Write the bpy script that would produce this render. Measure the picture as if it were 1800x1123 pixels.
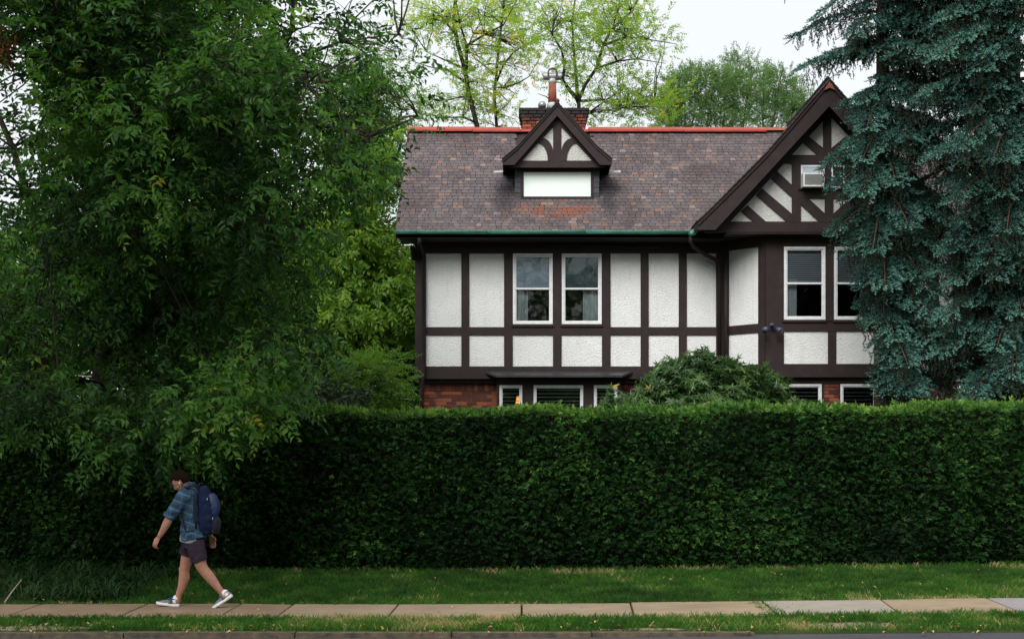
import bpy, math, random
import numpy as np
from mathutils import Vector, Matrix, noise as mnoise
random.seed(7); RS = np.random.RandomState(11)
S = bpy.context.scene
for _o in list(bpy.data.objects): bpy.data.objects.remove(_o)
COL = S.collection
F = 2500.0; HX = 900.0; HY = 800.0; CH = 1.8          # focal length (photo px), horizon, camera height
# ------------------------------------------------------------------ camera
cam = bpy.data.cameras.new('camera'); cam_o = bpy.data.objects.new('camera', cam); COL.objects.link(cam_o)
cam.sensor_width = 36; cam.lens = F/1800*36; cam.shift_y = (HY-561.5)/1800; cam.clip_end = 3000
cam_o.location = (0, 0, CH); cam_o.rotation_euler = (math.radians(90), 0, 0); S.camera = cam_o
# ------------------------------------------------------------------ overcast sky
SUN_EL, SUN_AZ = 40, 200          # azimuth measured clockwise from +Y
w = bpy.data.worlds.new('World'); S.world = w; w.use_nodes = True
nt = w.node_tree; nt.nodes.clear()
out = nt.nodes.new('ShaderNodeOutputWorld'); bg = nt.nodes.new('ShaderNodeBackground')
sky = nt.nodes.new('ShaderNodeTexSky'); sky.sky_type = 'NISHITA'; sky.sun_disc = False
sky.sun_elevation = math.radians(SUN_EL); sky.sun_rotation = math.radians(SUN_AZ)
bgs = nt.nodes.new('ShaderNodeBackground'); bgs.inputs[1].default_value = 0.05
nt.links.new(sky.outputs[0], bgs.inputs[0])
tc = nt.nodes.new('ShaderNodeTexCoord'); sp = nt.nodes.new('ShaderNodeSeparateXYZ')
nt.links.new(tc.outputs['Generated'], sp.inputs[0])
m1 = nt.nodes.new('ShaderNodeMath'); m1.operation = 'MAXIMUM'; m1.inputs[1].default_value = 0; nt.links.new(sp.outputs[2], m1.inputs[0])
m2 = nt.nodes.new('ShaderNodeMath'); m2.operation = 'MULTIPLY_ADD'; m2.inputs[1].default_value = 1.0; m2.inputs[2].default_value = 1.0
nt.links.new(m1.outputs[0], m2.inputs[0])
nz = nt.nodes.new('ShaderNodeTexNoise'); nz.inputs['Scale'].default_value = 2.2; nz.inputs['Detail'].default_value = 4
nt.links.new(tc.outputs['Generated'], nz.inputs[0])
m3 = nt.nodes.new('ShaderNodeMath'); m3.operation = 'MULTIPLY_ADD'; m3.inputs[1].default_value = 0.12; m3.inputs[2].default_value = 0.94
nt.links.new(nz.outputs[0], m3.inputs[0])
m4 = nt.nodes.new('ShaderNodeMath'); m4.operation = 'MULTIPLY'; nt.links.new(m2.outputs[0], m4.inputs[0]); nt.links.new(m3.outputs[0], m4.inputs[1])
m5 = nt.nodes.new('ShaderNodeMath'); m5.operation = 'MULTIPLY'; m5.inputs[1].default_value = 0.515; nt.links.new(m4.outputs[0], m5.inputs[0])
bg.inputs[0].default_value = (1.0, 0.955, 0.865, 1); nt.links.new(m5.outputs[0], bg.inputs[1])
add = nt.nodes.new('ShaderNodeAddShader'); nt.links.new(bg.outputs[0], add.inputs[0]); nt.links.new(bgs.outputs[0], add.inputs[1])
nt.links.new(add.outputs[0], out.inputs[0])
# ------------------------------------------------------------------ veiled sun
sl = bpy.data.lights.new('sun', 'SUN'); sl.energy = 2.8; sl.angle = math.radians(35); sl.color = (1, 0.97, 0.92)
so = bpy.data.objects.new('sun', sl); COL.objects.link(so)
_a, _e = math.radians(SUN_AZ), math.radians(SUN_EL)
sv = Vector((math.sin(_a)*math.cos(_e), math.cos(_a)*math.cos(_e), math.sin(_e)))
so.rotation_euler = sv.to_track_quat('Z', 'Y').to_euler(); so.location = sv*60
S.view_settings.view_transform = 'Standard'; S.view_settings.look = 'None'; S.view_settings.exposure = 0.30
S.view_settings.gamma = 1; S.view_settings.use_curve_mapping = False
S.cycles.max_bounces = 6; S.cycles.diffuse_bounces = 3; S.cycles.glossy_bounces = 3; S.cycles.transmission_bounces = 4
S.cycles.transparent_max_bounces = 8; S.cycles.caustics_reflective = False; S.cycles.caustics_refractive = False

# ------------------------------------------------------------------ helpers
def W(X, Y, d): return Vector(((X-HX)/F*d, d, CH+(HY-Y)/F*d))
def wx(X, d): return (X-HX)/F*d
def wz(Y, d): return CH+(HY-Y)/F*d

def tag(o, label=None, cat=None, group=None, kind=None):
    if label: o['label'] = label
    if cat: o['category'] = cat
    if group: o['group'] = group
    if kind: o['kind'] = kind
    return o
def link(name, data, parent=None):
    o = bpy.data.objects.new(name, data); COL.objects.link(o)
    if parent is not None: o.parent = parent; o.matrix_parent_inverse = parent.matrix_world.inverted() if False else Matrix()
    return o
ORG = {}
def empty(name, loc, label=None, cat=None, group=None):
    o = bpy.data.objects.new(name, None); COL.objects.link(o); o.location = loc; o.empty_display_size = .2
    ORG[o.name] = Vector(loc)
    return tag(o, label, cat, group)
def origin_of(p):
    v = Vector((0, 0, 0))
    while p is not None:
        v = v + Vector(p.location); p = p.parent
    return v

class MB:
    """collects faces in world coordinates, builds one mesh object (origin shifted to its parent)"""
    def __init__(s): s.v = []; s.f = []
    def add(s, vs, fs):
        n = len(s.v); s.v += [tuple(v) for v in vs]; s.f += [tuple(i+n for i in f) for f in fs]; return s
    def box(s, x0, x1, y0, y1, z0, z1):
        v = [(x0,y0,z0),(x1,y0,z0),(x1,y1,z0),(x0,y1,z0),(x0,y0,z1),(x1,y0,z1),(x1,y1,z1),(x0,y1,z1)]
        return s.add(v, [(0,3,2,1),(4,5,6,7),(0,1,5,4),(1,2,6,5),(2,3,7,6),(3,0,4,7)])
    def prism(s, poly, y0, y1):
        """poly: [(x,z)], extruded along y"""
        n = len(poly); v = [(x, y0, z) for x, z in poly]+[(x, y1, z) for x, z in poly]
        a = sum(poly[i][0]*poly[(i+1) % n][1]-poly[(i+1) % n][0]*poly[i][1] for i in range(n))
        f = [tuple(range(n)), tuple(range(2*n-1, n-1, -1))]+[(i, i+n, (i+1) % n+n, (i+1) % n) for i in range(n)]
        if a < 0: f = [tuple(reversed(q)) for q in f]
        return s.add(v, f)
    def prism_x(s, poly, x0, x1):
        """poly: [(y,z)], extruded along x"""
        n = len(poly); v = [(x0, y, z) for y, z in poly]+[(x1, y, z) for y, z in poly]
        a = sum(poly[i][0]*poly[(i+1) % n][1]-poly[(i+1) % n][0]*poly[i][1] for i in range(n))
        f = [tuple(reversed(range(n))), tuple(range(n, 2*n))]+[(i, (i+1) % n, (i+1) % n+n, i+n) for i in range(n)]
        if a < 0: f = [tuple(reversed(q)) for q in f]
        return s.add(v, f)
    def slab(s, o, du, dn, u0, u1, z0, z1, t0, t1):
        """box in a vertical wall frame: o origin, du along, dn outward"""
        P = lambda u, t, z: (o[0]+du[0]*u+dn[0]*t, o[1]+du[1]*u+dn[1]*t, z)
        v = [P(u0,t0,z0),P(u1,t0,z0),P(u1,t1,z0),P(u0,t1,z0),P(u0,t0,z1),P(u1,t0,z1),P(u1,t1,z1),P(u0,t1,z1)]
        return s.add(v, [(0,3,2,1),(4,5,6,7),(0,1,5,4),(1,2,6,5),(2,3,7,6),(3,0,4,7)])
    def tube(s, pts, rad, n=8, cap=True, flat=1.0):
        pts = [Vector(p) for p in pts]; m = len(pts)
        if not hasattr(rad, '__len__'): rad = [rad]*m
        prev = None; rings = []
        for i, p in enumerate(pts):
            t = (pts[min(i+1, m-1)]-pts[max(i-1, 0)]).normalized()
            if prev is None:
                a = Vector((0, 0, 1)) if abs(t.z) < .9 else Vector((1, 0, 0)); u = t.cross(a).normalized()
            else: u = (prev-t*prev.dot(t)).normalized()
            prev = u; b = t.cross(u)
            rings.append([p+(u*math.cos(2*math.pi*k/n)+b*math.sin(2*math.pi*k/n)*flat)*rad[i] for k in range(n)])
        v = [q for r in rings for q in r]
        f = [(i*n+k, i*n+(k+1) % n, (i+1)*n+(k+1) % n, (i+1)*n+k) for i in range(m-1) for k in range(n)]
        if cap: f += [tuple(reversed(range(n))), tuple(range((m-1)*n, m*n))]
        return s.add(v, f)
    def lathe(s, c, prof, n=16):
        """prof [(r,z)] around z axis at c"""
        v = []; m = len(prof)
        for r, z in prof: v += [(c[0]+r*math.cos(2*math.pi*k/n), c[1]+r*math.sin(2*math.pi*k/n), c[2]+z) for k in range(n)]
        f = [(i*n+k, i*n+(k+1) % n, (i+1)*n+(k+1) % n, (i+1)*n+k) for i in range(m-1) for k in range(n)]
        f += [tuple(reversed(range(n))), tuple(range((m-1)*n, m*n))]
        return s.add(v, f)
    def ell(s, c, r, n=14, m=9, rot=None):
        v = []; c = Vector(c)
        for i in range(m+1):
            th = math.pi*i/m
            for k in range(n):
                ph = 2*math.pi*k/n
                p = Vector((r[0]*math.sin(th)*math.cos(ph), r[1]*math.sin(th)*math.sin(ph), -r[2]*math.cos(th)))
                if rot is not None: p = rot @ p
                v.append(c+p)
        f = [(i*n+k, i*n+(k+1) % n, (i+1)*n+(k+1) % n, (i+1)*n+k) for i in range(m) for k in range(n)]
        return s.add(v, f)
    def mesh(s, name, mat=None, smooth=False, org=(0,0,0)):
        me = bpy.data.meshes.new(name); o = Vector(org)
        me.from_pydata([tuple(Vector(v)-o) for v in s.v], [], s.f); me.update()
        if mat: me.materials.append(mat)
        if smooth: me.polygons.foreach_set('use_smooth', [True]*len(me.polygons))
        return me
    def build(s, name, mat, parent=None, smooth=False, **kw):
        org = origin_of(parent)
        o = link(name, s.mesh(name, mat, smooth, org), parent)
        return tag(o, kw.get('label'), kw.get('cat'), kw.get('group'), kw.get('kind'))

# ------------------------------------------------------------------ materials
class NB:
    def __init__(s, name):
        s.m = bpy.data.materials.new(name); s.m.use_nodes = True; s.t = s.m.node_tree; s.t.nodes.clear()
        s.out = s.n('ShaderNodeOutputMaterial')
    def n(s, typ, **kw):
        nd = s.t.nodes.new(typ)
        for k, v in kw.items(): setattr(nd, k, v)
        return nd
    def l(s, a, b): s.t.links.new(a, b)
    def coord(s, which='Object'): return s.n('ShaderNodeTexCoord').outputs[which]
    def pos(s): return s.n('ShaderNodeNewGeometry').outputs['Position']
    def noise(s, vec, scale, detail=4, rough=.5):
        x = s.n('ShaderNodeTexNoise'); x.inputs['Scale'].default_value = scale; x.inputs['Detail'].default_value = detail
        x.inputs['Roughness'].default_value = rough; s.l(vec, x.inputs['Vector']); return x.outputs[0]
    def scale(s, vec, v3):
        x = s.n('ShaderNodeVectorMath', operation='MULTIPLY'); s.l(vec, x.inputs[0]); x.inputs[1].default_value = v3; return x.outputs[0]
    def ramp(s, fac, stops, interp='LINEAR'):
        r = s.n('ShaderNodeValToRGB'); r.color_ramp.interpolation = interp; e = r.color_ramp.elements
        while len(e) < len(stops): e.new(.5)
        for i, (p, c) in enumerate(stops): e[i].position = p; e[i].color = (*c, 1) if len(c) == 3 else c
        s.l(fac, r.inputs[0]); return r.outputs[0]
    def mix(s, fac, a, b, typ='MIX'):
        x = s.n('ShaderNodeMix', data_type='RGBA', blend_type=typ)
        for i, v in ((0, fac), (6, a), (7, b)):
            if isinstance(v, (int, float)): x.inputs[i].default_value = v
            elif isinstance(v, tuple): x.inputs[i].default_value = (*v, 1)
            else: s.l(v, x.inputs[i])
        return x.outputs[2]
    def math(s, op, a, b=None, c=None, clamp=False):
        x = s.n('ShaderNodeMath', operation=op); x.use_clamp = clamp
        for i, v in enumerate((a, b, c)):
            if v is None: continue
            if isinstance(v, (int, float)): x.inputs[i].default_value = v
            else: s.l(v, x.inputs[i])
        return x.outputs[0]
    def sep(s, vec): x = s.n('ShaderNodeSeparateXYZ'); s.l(vec, x.inputs[0]); return x.outputs
    def bump(s, h, strength=.3, dist=.01):
        b = s.n('ShaderNodeBump'); b.inputs['Strength'].default_value = strength; b.inputs['Distance'].default_value = dist
        s.l(h, b.inputs['Height']); return b.outputs[0]
    def prin(s, col, rough=.7, metal=0, spec=.5, normal=None, emit=None):
        p = s.n('ShaderNodeBsdfPrincipled')
        for k, v in (('Base Color', col), ('Roughness', rough), ('Metallic', metal), ('Specular IOR Level', spec)):
            if isinstance(v, (int, float)): p.inputs[k].default_value = v
            elif isinstance(v, tuple): p.inputs[k].default_value = (*v, 1)
            else: s.l(v, p.inputs[k])
        if normal is not None: s.l(normal, p.inputs['Normal'])
        return p
    def done(s, shader): s.l(shader.outputs[0] if hasattr(shader, 'outputs') else shader, s.out.inputs[0]); return s.m

def simple(name, c1, c2, scale=8, rough=.7, bump=.2, dist=.004, metal=0, spec=.4, stretch=(1,1,1), detail=5):
    b = NB(name); v = b.scale(b.pos(), stretch); n = b.noise(v, scale, detail)
    c = b.ramp(n, [(.3, c1), (.7, c2)])
    return b.done(b.prin(c, rough, metal, spec, b.bump(n, bump, dist) if bump else None))

M = {}
# painted dark timber, slightly weathered
def timber_mat():
    b = NB('dark_brown_timber'); p = b.pos()
    n = b.noise(b.scale(p, (3, 3, 3)), 1.6, 5); f = b.noise(b.scale(p, (60, 60, 6)), 1, 4)
    c = b.ramp(n, [(.25, (.016, .0105, .0115)), (.6, (.026, .0170, .0185)), (.85, (.040, .028, .029))])
    c = b.mix(b.math('MULTIPLY', f, .35), c, (.055, .040, .040))
    return b.done(b.prin(c, .6, 0, .2, b.bump(f, .25, .004)))
M['timber'] = timber_mat()
def stucco_mat():
    b = NB('rough_white_stucco'); p = b.pos()
    n = b.noise(b.scale(p, (1, 1, 1.6)), 22, 6, .66); n2 = b.noise(b.scale(p, (1, 1, 1.5)), 60, 4, .7)
    h = b.math('ADD', b.math('MULTIPLY', n, 1.0), b.math('MULTIPLY', n2, .35))
    big = b.noise(p, 1.3, 5, .6); streak = b.noise(b.scale(p, (5, 5, .5)), 2, 4)
    c = b.ramp(big, [(.3, (.76, .78, .79)), (.65, (.86, .88, .89))])
    c = b.mix(b.ramp(streak, [(.55, (0, 0, 0)), (.8, (.35, .35, .35))]), c, (.55, .55, .50))
    z = b.sep(p)[2]
    dirt = b.math('MULTIPLY', b.math('SUBTRACT', z, 5.35, clamp=True), b.math('MULTIPLY', big, 1.0), clamp=True)
    c = b.mix(dirt, c, (.42, .42, .38))
    c = b.mix(b.ramp(n2, [(.34, (.55, .55, .55)), (.46, (0, 0, 0))]), c, (.42, .42, .41))
    return b.done(b.prin(c, .85, 0, .2, b.bump(h, 1.0, .03)))
M['stucco'] = stucco_mat()
def tone_mat(name, stops, rough=.8, bumps=(30, .3, .004), stain=None, spec=.3):
    b = NB(name); a = b.n('ShaderNodeAttribute', attribute_name='tone'); p = b.pos()
    n = b.noise(p, bumps[0], 5, .6)
    fac = b.math('ADD', a.outputs['Fac'], b.math('MULTIPLY', b.math('SUBTRACT', n, .5), .25))
    c = b.ramp(fac, stops)
    if stain: c = stain(b, p, c)
    return b.done(b.prin(c, rough, 0, spec, b.bump(n, bumps[1], bumps[2])))
def roof_stain(b, p, c):
    big = b.noise(b.scale(p, (1, 1, .6)), 1.1, 5, .6)
    c = b.mix(b.ramp(big, [(.48, (0, 0, 0)), (.68, (.75, .75, .75))]), c, (.055, .038, .042))
    x, y, z = b.sep(p)
    # rusty wash under the dormer
    dx = b.math('DIVIDE', b.math('SUBTRACT', x, .95), 1.25); dz = b.math('DIVIDE', b.math('SUBTRACT', z, 6.98), .30)
    r = b.math('ADD', b.math('MULTIPLY', dx, dx), b.math('MULTIPLY', dz, dz))
    nn = b.noise(p, 3.5, 5, .65)
    k = b.math('MULTIPLY', b.math('SUBTRACT', 1.0, r, clamp=True), b.math('MULTIPLY', b.math('SUBTRACT', nn, .42, clamp=True), 5), clamp=True)
    c = b.mix(k, c, (.20, .068, .036))
    # sooty streaks beside the dormer
    dx = b.math('DIVIDE', b.math('ABSOLUTE', b.math('SUBTRACT', b.math('ABSOLUTE', b.math('SUBTRACT', x, .95)), 1.12)), .28)
    dz = b.math('DIVIDE', b.math('ABSOLUTE', b.math('SUBTRACT', z, 7.35)), .75)
    r = b.math('ADD', b.math('MULTIPLY', dx, dx), b.math('MULTIPLY', dz, dz))
    k = b.math('MULTIPLY', b.math('SUBTRACT', 1.0, r, clamp=True), .85)
    return b.mix(k, c, (.028, .028, .035))
M['shingle'] = tone_mat('slate_shingle', [(0, (.062, .054, .062)), (.3, (.086, .073, .080)), (.6, (.112, .093, .098)),
    (.82, (.145, .108, .098)), (.93, (.170, .100, .074)), (1, (.20, .165, .16))], .75, (55, .35, .004), roof_stain)
M['brick'] = tone_mat('red_brick', [(0, (.06, .022, .017)), (.35, (.125, .040, .025)), (.7, (.175, .054, .032)), (1, (.30, .085, .045))], .85, (40, .4, .004))
def soot(b, p, c):
    z = b.sep(p)[2]; n = b.noise(p, 4, 5, .7)
    k = b.math('ADD', b.math('MULTIPLY', b.math('SUBTRACT', z, 9.63), 8.0), b.math('MULTIPLY', b.math('SUBTRACT', n, .45), 4.5), clamp=True)
    return b.mix(k, c, (.022, .019, .019))
M['sooty_brick'] = tone_mat('sooty_red_brick', [(0, (.10, .030, .02)), (.5, (.26, .062, .03)), (1, (.40, .12, .06))], .85, (40, .4, .004), soot)
M['slate_edge'] = simple('shadow_toned_slate_edge', (.012, .010, .010), (.03, .025, .024), 20, .9)  # dark colour on shingle butts and sides paints the shadow lines between courses
M['mortar'] = simple('mortar', (.10, .05, .04), (.17, .09, .07), 30, .9)
M['slate'] = tone_mat('dark_cheek_slate', [(0, (.020, .022, .030)), (1, (.055, .058, .072))], .6, (40, .3, .003))
def gutter_mat():
    b = NB('verdigris_copper'); p = b.pos(); n = b.noise(b.scale(p, (1, 1, 2)), 2.4, 6, .6); f = b.noise(b.scale(p, (8, 8, 2)), 4, 4)
    c = b.ramp(n, [(.28, (.010, .022, .020)), (.36, (.05, .22, .17)), (.6, (.09, .36, .28)), (.85, (.16, .48, .38))])
    c = b.mix(b.ramp(f, [(.5, (0, 0, 0)), (.75, (.6, .6, .6))]), c, (.02, .035, .03))
    return b.done(b.prin(c, .55, .0, .5, b.bump(f, .2, .003)))
M['gutter'] = gutter_mat()
M['red_metal'] = simple('red_painted_ridge', (.27, .026, .016), (.36, .045, .028), 5, .45, .15, .003)
M['terracotta'] = simple('terracotta', (.17, .045, .022), (.30, .085, .045), 9, .7)
M['white_paint'] = simple('white_window_paint', (.62, .64, .66), (.76, .78, .79), 12, .4, .1, .002)
M['pale_panel'] = simple('pale_blind_cloth', (.74, .84, .81), (.80, .90, .87), 1.2, .6, 0)
M['lead'] = simple('lead_flashing', (.30, .31, .33), (.50, .52, .54), 14, .45, .3, .004)
M['grey_metal'] = simple('grey_galvanised_metal', (.22, .23, .24), (.34, .35, .36), 10, .4, .2, .003, .5)
M['dark_metal'] = simple('dark_metal', (.02, .02, .022), (.05, .05, .055), 20, .4)
M['blue_lamp'] = simple('blue_grey_lamp_housing', (.035, .05, .085), (.07, .09, .14), 20, .35)
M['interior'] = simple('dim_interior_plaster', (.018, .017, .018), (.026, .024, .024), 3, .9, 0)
M['curtain'] = simple('pale_curtain', (.42, .45, .43), (.60, .63, .61), 30, .8, .2, .01, stretch=(3, 3, .1))
M['shade_light'] = simple('light_roller_shade', (.36, .42, .50), (.50, .56, .62), 1.5, .7, 0)
M['shade_dark'] = simple('dark_roller_shade', (.045, .065, .080), (.09, .12, .14), 1.6, .6, 0)
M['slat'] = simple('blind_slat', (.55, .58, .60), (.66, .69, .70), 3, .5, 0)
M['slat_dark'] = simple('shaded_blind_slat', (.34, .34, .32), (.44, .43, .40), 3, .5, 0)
def glass_mat(name, refl):
    b = NB(name); t = b.n('ShaderNodeBsdfTransparent'); t.inputs[0].default_value = (.82, .86, .88, 1)
    g = b.n('ShaderNodeBsdfGlossy'); g.inputs['Roughness'].default_value = .02
    n = b.noise(b.pos(), 1.7, 2); b.l(b.bump(n, .12, .02), g.inputs['Normal'])
    fr = b.n('ShaderNodeFresnel'); fr.inputs[0].default_value = 1.5
    mx = b.n('ShaderNodeMixShader'); b.l(b.math('ADD', fr.outputs[0], refl), mx.inputs[0]); b.l(t.outputs[0], mx.inputs[1]); b.l(g.outputs[0], mx.inputs[2])
    return b.done(mx)
M['glass'] = glass_mat('window_glass', .0)

def leaf_mat(name, stops, trans=.3, rough=.45, tcol=1.5, spec=.4):
    b = NB(name); a = b.n('ShaderNodeAttribute', attribute_name='tone')
    c = b.ramp(a.outputs['Fac'], stops)
    p = b.prin(c, rough, 0, spec)
    t = b.n('ShaderNodeBsdfTranslucent'); tc_ = b.mix(1.0, c, (tcol, tcol*1.05, tcol*.45), 'MULTIPLY'); b.l(tc_, t.inputs[0])
    mx = b.n('ShaderNodeMixShader'); mx.inputs[0].default_value = trans; b.l(p.outputs[0], mx.inputs[1]); b.l(t.outputs[0], mx.inputs[2])
    return b.done(mx)
def bark_mat(name, c1, c2):
    b = NB(name); p = b.scale(b.pos(), (1, 1, .25)); n = b.noise(p, 22, 6, .65)
    return b.done(b.prin(b.ramp(n, [(.35, c1), (.65, c2)]), .9, 0, .2, b.bump(n, .6, .02)))
M['bark'] = bark_mat('dark_bark', (.016, .013, .011), (.055, .045, .038))
M['bark_red'] = bark_mat('reddish_spruce_bark', (.035, .020, .014), (.10, .058, .040))
M['bark_twig'] = bark_mat('twig_bark', (.030, .024, .020), (.08, .065, .055))

# ------------------------------------------------------------------ instanced-by-array foliage meshes
def mesh_np(name, V, T, tone, mat, smooth=False):
    me = bpy.data.meshes.new(name); nv, nf = len(V), len(T)
    me.vertices.add(nv); me.vertices.foreach_set('co', V.astype(np.float32).ravel())
    me.loops.add(nf*3); me.loops.foreach_set('vertex_index', T.astype(np.int32).ravel())
    me.polygons.add(nf); me.polygons.foreach_set('loop_start', np.arange(0, nf*3, 3, dtype=np.int32))
    at = me.attributes.new('tone', 'FLOAT', 'POINT'); at.data.foreach_set('value', tone.astype(np.float32))
    me.update(calc_edges=True); me.validate()
    me.polygons.foreach_set('use_smooth', np.full(nf, bool(smooth)))
    me.materials.append(mat); return me
def basis(D, U):
    D = D/np.linalg.norm(D, axis=1, keepdims=True).clip(1e-6)
    Z = U-(U*D).sum(1, keepdims=True)*D; Z /= np.linalg.norm(Z, axis=1, keepdims=True).clip(1e-6)
    Yv = np.cross(Z, D); return np.stack([D, Yv, Z], axis=2)      # columns
def scatter(name, tmpls, P, R, sc, tone, mat, parent=None, kind='stuff', var=None):
    """tmpls: list of (verts, tris, tone_offsets)"""
    N = len(P); pick = RS.randint(0, len(tmpls), N) if var is None else var; Vs = []; Ts = []; To = []; off = 0
    org = np.array(origin_of(parent))
    for k, (tv, tt, to) in enumerate(tmpls):
        idx = np.where(pick == k)[0]
        if not len(idx): continue
        v = np.einsum('nij,mj->nmi', R[idx], tv)*sc[idx][:, None, None]+(P[idx]-org)[:, None, :]
        n, m = v.shape[:2]
        t = tt[None]+(np.arange(n)*m)[:, None, None]+off
        Vs.append(v.reshape(-1, 3)); Ts.append(t.reshape(-1, 3)); To.append((tone[idx][:, None]+to[None]).ravel()); off += n*m
    me = mesh_np(name, np.concatenate(Vs), np.concatenate(Ts), np.clip(np.concatenate(To), 0, 1), mat)
    o = link(name, me, parent)
    if kind: o['kind'] = kind
    return o

def leaf_shape(L, Wd, fold=.18, curl=.12):
    v = np.array([(0,0,0),(.30*L, .46*Wd, fold*Wd),(.66*L,.36*Wd,fold*Wd-curl*L*.4),(L,0,-curl*L),(.66*L,-.36*Wd,fold*Wd-curl*L*.4),(.30*L,-.46*Wd,fold*Wd)])
    t = np.array([(0,2,1),(0,3,2),(0,4,3),(0,5,4)]); return v, t
def rotm(ax, a):
    return np.array(Matrix.Rotation(a, 3, ax))
def spray(nl, tl, L, Wd, droop=.25, spread=55, rnd=None, lowtri=False):
    """a twig along +X with alternate leaves; returns template + local leaf frames"""
    rnd = rnd or random; V = []; T = []; To = []; frames = []
    n0 = 0
    # twig strip
    tw = [(0,-.003,0),(0,.003,0)]; nseg = 1 if lowtri else 2
    for s in ((1.0,) if lowtri else (.5, 1.0)): tw += [(tl*s, -.0025*(1.1-s), -droop*tl*s*s), (tl*s, .0025*(1.1-s), -droop*tl*s*s)]
    V += tw; T += [(0,2,1),(1,2,3)]+([] if lowtri else [(2,4,3),(3,4,5)]); To += [-.05]*len(tw); n0 = len(tw)
    for i in range(nl):
        s = .12+.88*i/(nl-1); side = 1 if i % 2 else -1
        if i == nl-1: side = 0
        l = L*(.75+.4*math.sin(math.pi*min(1, .25+s*.7)))*rnd.uniform(.85, 1.12); wd = Wd*l/L*rnd.uniform(.85, 1.1)
        lv, lt = leaf_shape(l, wd, rnd.uniform(.08, .25), rnd.uniform(.05, .25))
        if lowtri: lv = lv[[0, 1, 3, 5]]; lv[1][0] = lv[3][0] = .45*l; lt = np.array([(0,2,1),(0,3,2)])
        R = rotm('Z', math.radians(side*rnd.uniform(spread-18, spread+18))) @ rotm('Y', math.radians(rnd.uniform(-12, 48))) @ rotm('X', math.radians(rnd.uniform(-50, 50)))
        p = np.array((tl*s, 0, -droop*tl*s*s))
        frames.append((R, p, l, wd)); V += list(lv @ R.T+p); T += [tuple(x+n0 for x in q) for q in lt]
        dt = rnd.uniform(-.10, .10); To += [dt]*len(lv); n0 += len(lv)
    return (np.array(V), np.array(T), np.array(To)), frames

def ground_z(x, y):
    rise = .012*max(0, x)
    k = [(-400, -.05), (14.3, -.04), (14.56, -.004), (15.68, 0), (17.05, 0), (20.2, .16), (24, .30), (30, .36), (60, .7), (900, 10)]
    z = k[0][1]
    for (a, za), (b_, zb) in zip(k, k[1:]):
        if a <= y <= b_: z = za+(zb-za)*(y-a)/(b_-a); break
    f = 0 if y < 14.56 else (min(1, (y-14.56)/1.1) if y < 20.2 else max(0, 1-(y-20.2)/10))
    return z+min(rise, .12)*f
# ================================================================== THE SETTING
def sheet(name, xs, ys, zf, mat, label=None, **kw):
    V = [(x, y, zf(x, y)) for y in ys for x in xs]; n = len(xs)
    Fc = [(j*n+i, j*n+i+1, (j+1)*n+i+1, (j+1)*n+i) for j in range(len(ys)-1) for i in range(n-1)]
    b = MB(); b.add(V, Fc); o = b.build(name, mat, None, True); o['kind'] = 'structure'
    if label: o['label'] = label
    return o
def soil_mat():
    b = NB('turf_soil'); p = b.pos(); n = b.noise(p, 1.6, 5); f = b.noise(p, 40, 5, .7)
    c = b.ramp(n, [(.3, (.018, .035, .010)), (.6, (.030, .050, .014)), (.8, (.07, .06, .03))])
    c = b.mix(b.ramp(f, [(.5, (0, 0, 0)), (.7, (.5, .5, .5))]), c, (.035, .028, .018))
    x, y, z = b.sep(p)
    # bare sandy patches on the verge
    def patch(cx, cy, rx, ry):
        a = b.math('DIVIDE', b.math('SUBTRACT', x, cx), rx); d = b.math('DIVIDE', b.math('SUBTRACT', y, cy), ry)
        r = b.math('ADD', b.math('MULTIPLY', a, a), b.math('MULTIPLY', d, d))
        return b.math('MULTIPLY', b.math('ADD', b.math('SUBTRACT', 1.0, r), b.math('ADD', b.math('MULTIPLY', b.math('SUBTRACT', f, .5), 1.6), b.math('MULTIPLY', b.math('SUBTRACT', b.noise(p, 7, 3), .5), 2.5))), 2.2, clamp=True)
    k = b.math('MAXIMUM', patch(3.5, 14.95, .75, .22), patch(-5.2, 14.85, .9, .20))
    k = b.math('MAXIMUM', k, patch(1.4, 14.75, .5, .10))
    c = b.mix(k, c, b.ramp(b.noise(p, 90, 3, .7), [(.35, (.12, .085, .06)), (.65, (.33, .26, .19))]))
    return b.done(b.prin(c, .95, 0, .1, b.bump(f, .6, .02)))
M['soil'] = soil_mat()
gx = [-600, -200, -60, -25]+[-14+i*.5 for i in range(61)]+[25, 60, 200, 600]
gy = [14.555, 14.56, 14.7, 15, 15.3, 15.66, 15.7, 16.4, 17.04, 17.1, 17.5, 18, 19, 20.2, 21, 22, 24, 27, 30, 34, 40, 60, 120, 300, 900]
sheet('ground', gx, gy, lambda x, y: (-.25 if y < 14.557 else 0)+ground_z(x, y)-(.03 if 15.67 < y < 17.07 else 0), M['soil'])
def asphalt():
    b = NB('asphalt'); p = b.pos(); f = b.noise(p, 120, 3, .7); n = b.noise(p, 1.2, 4)
    c = b.ramp(n, [(.3, (.040, .040, .048)), (.7, (.060, .058, .068))]); c = b.mix(b.ramp(f, [(.55, (0, 0, 0)), (.8, (.7, .7, .7))]), c, (.12, .115, .125))
    return b.done(b.prin(c, .85, 0, .3, b.bump(f, .5, .006)))
M['asphalt'] = asphalt()
sheet('road', [-600, -60, -20, -10, -5, 0, 5, 10, 20, 60, 600], [-60, -10, 0, 8, 13, 14.2, 14.553], lambda x, y: (-.05+.038*max(0, min(1, (x-.6)/1.2))) if y > 14.3 else -.05, M['asphalt'])
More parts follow.
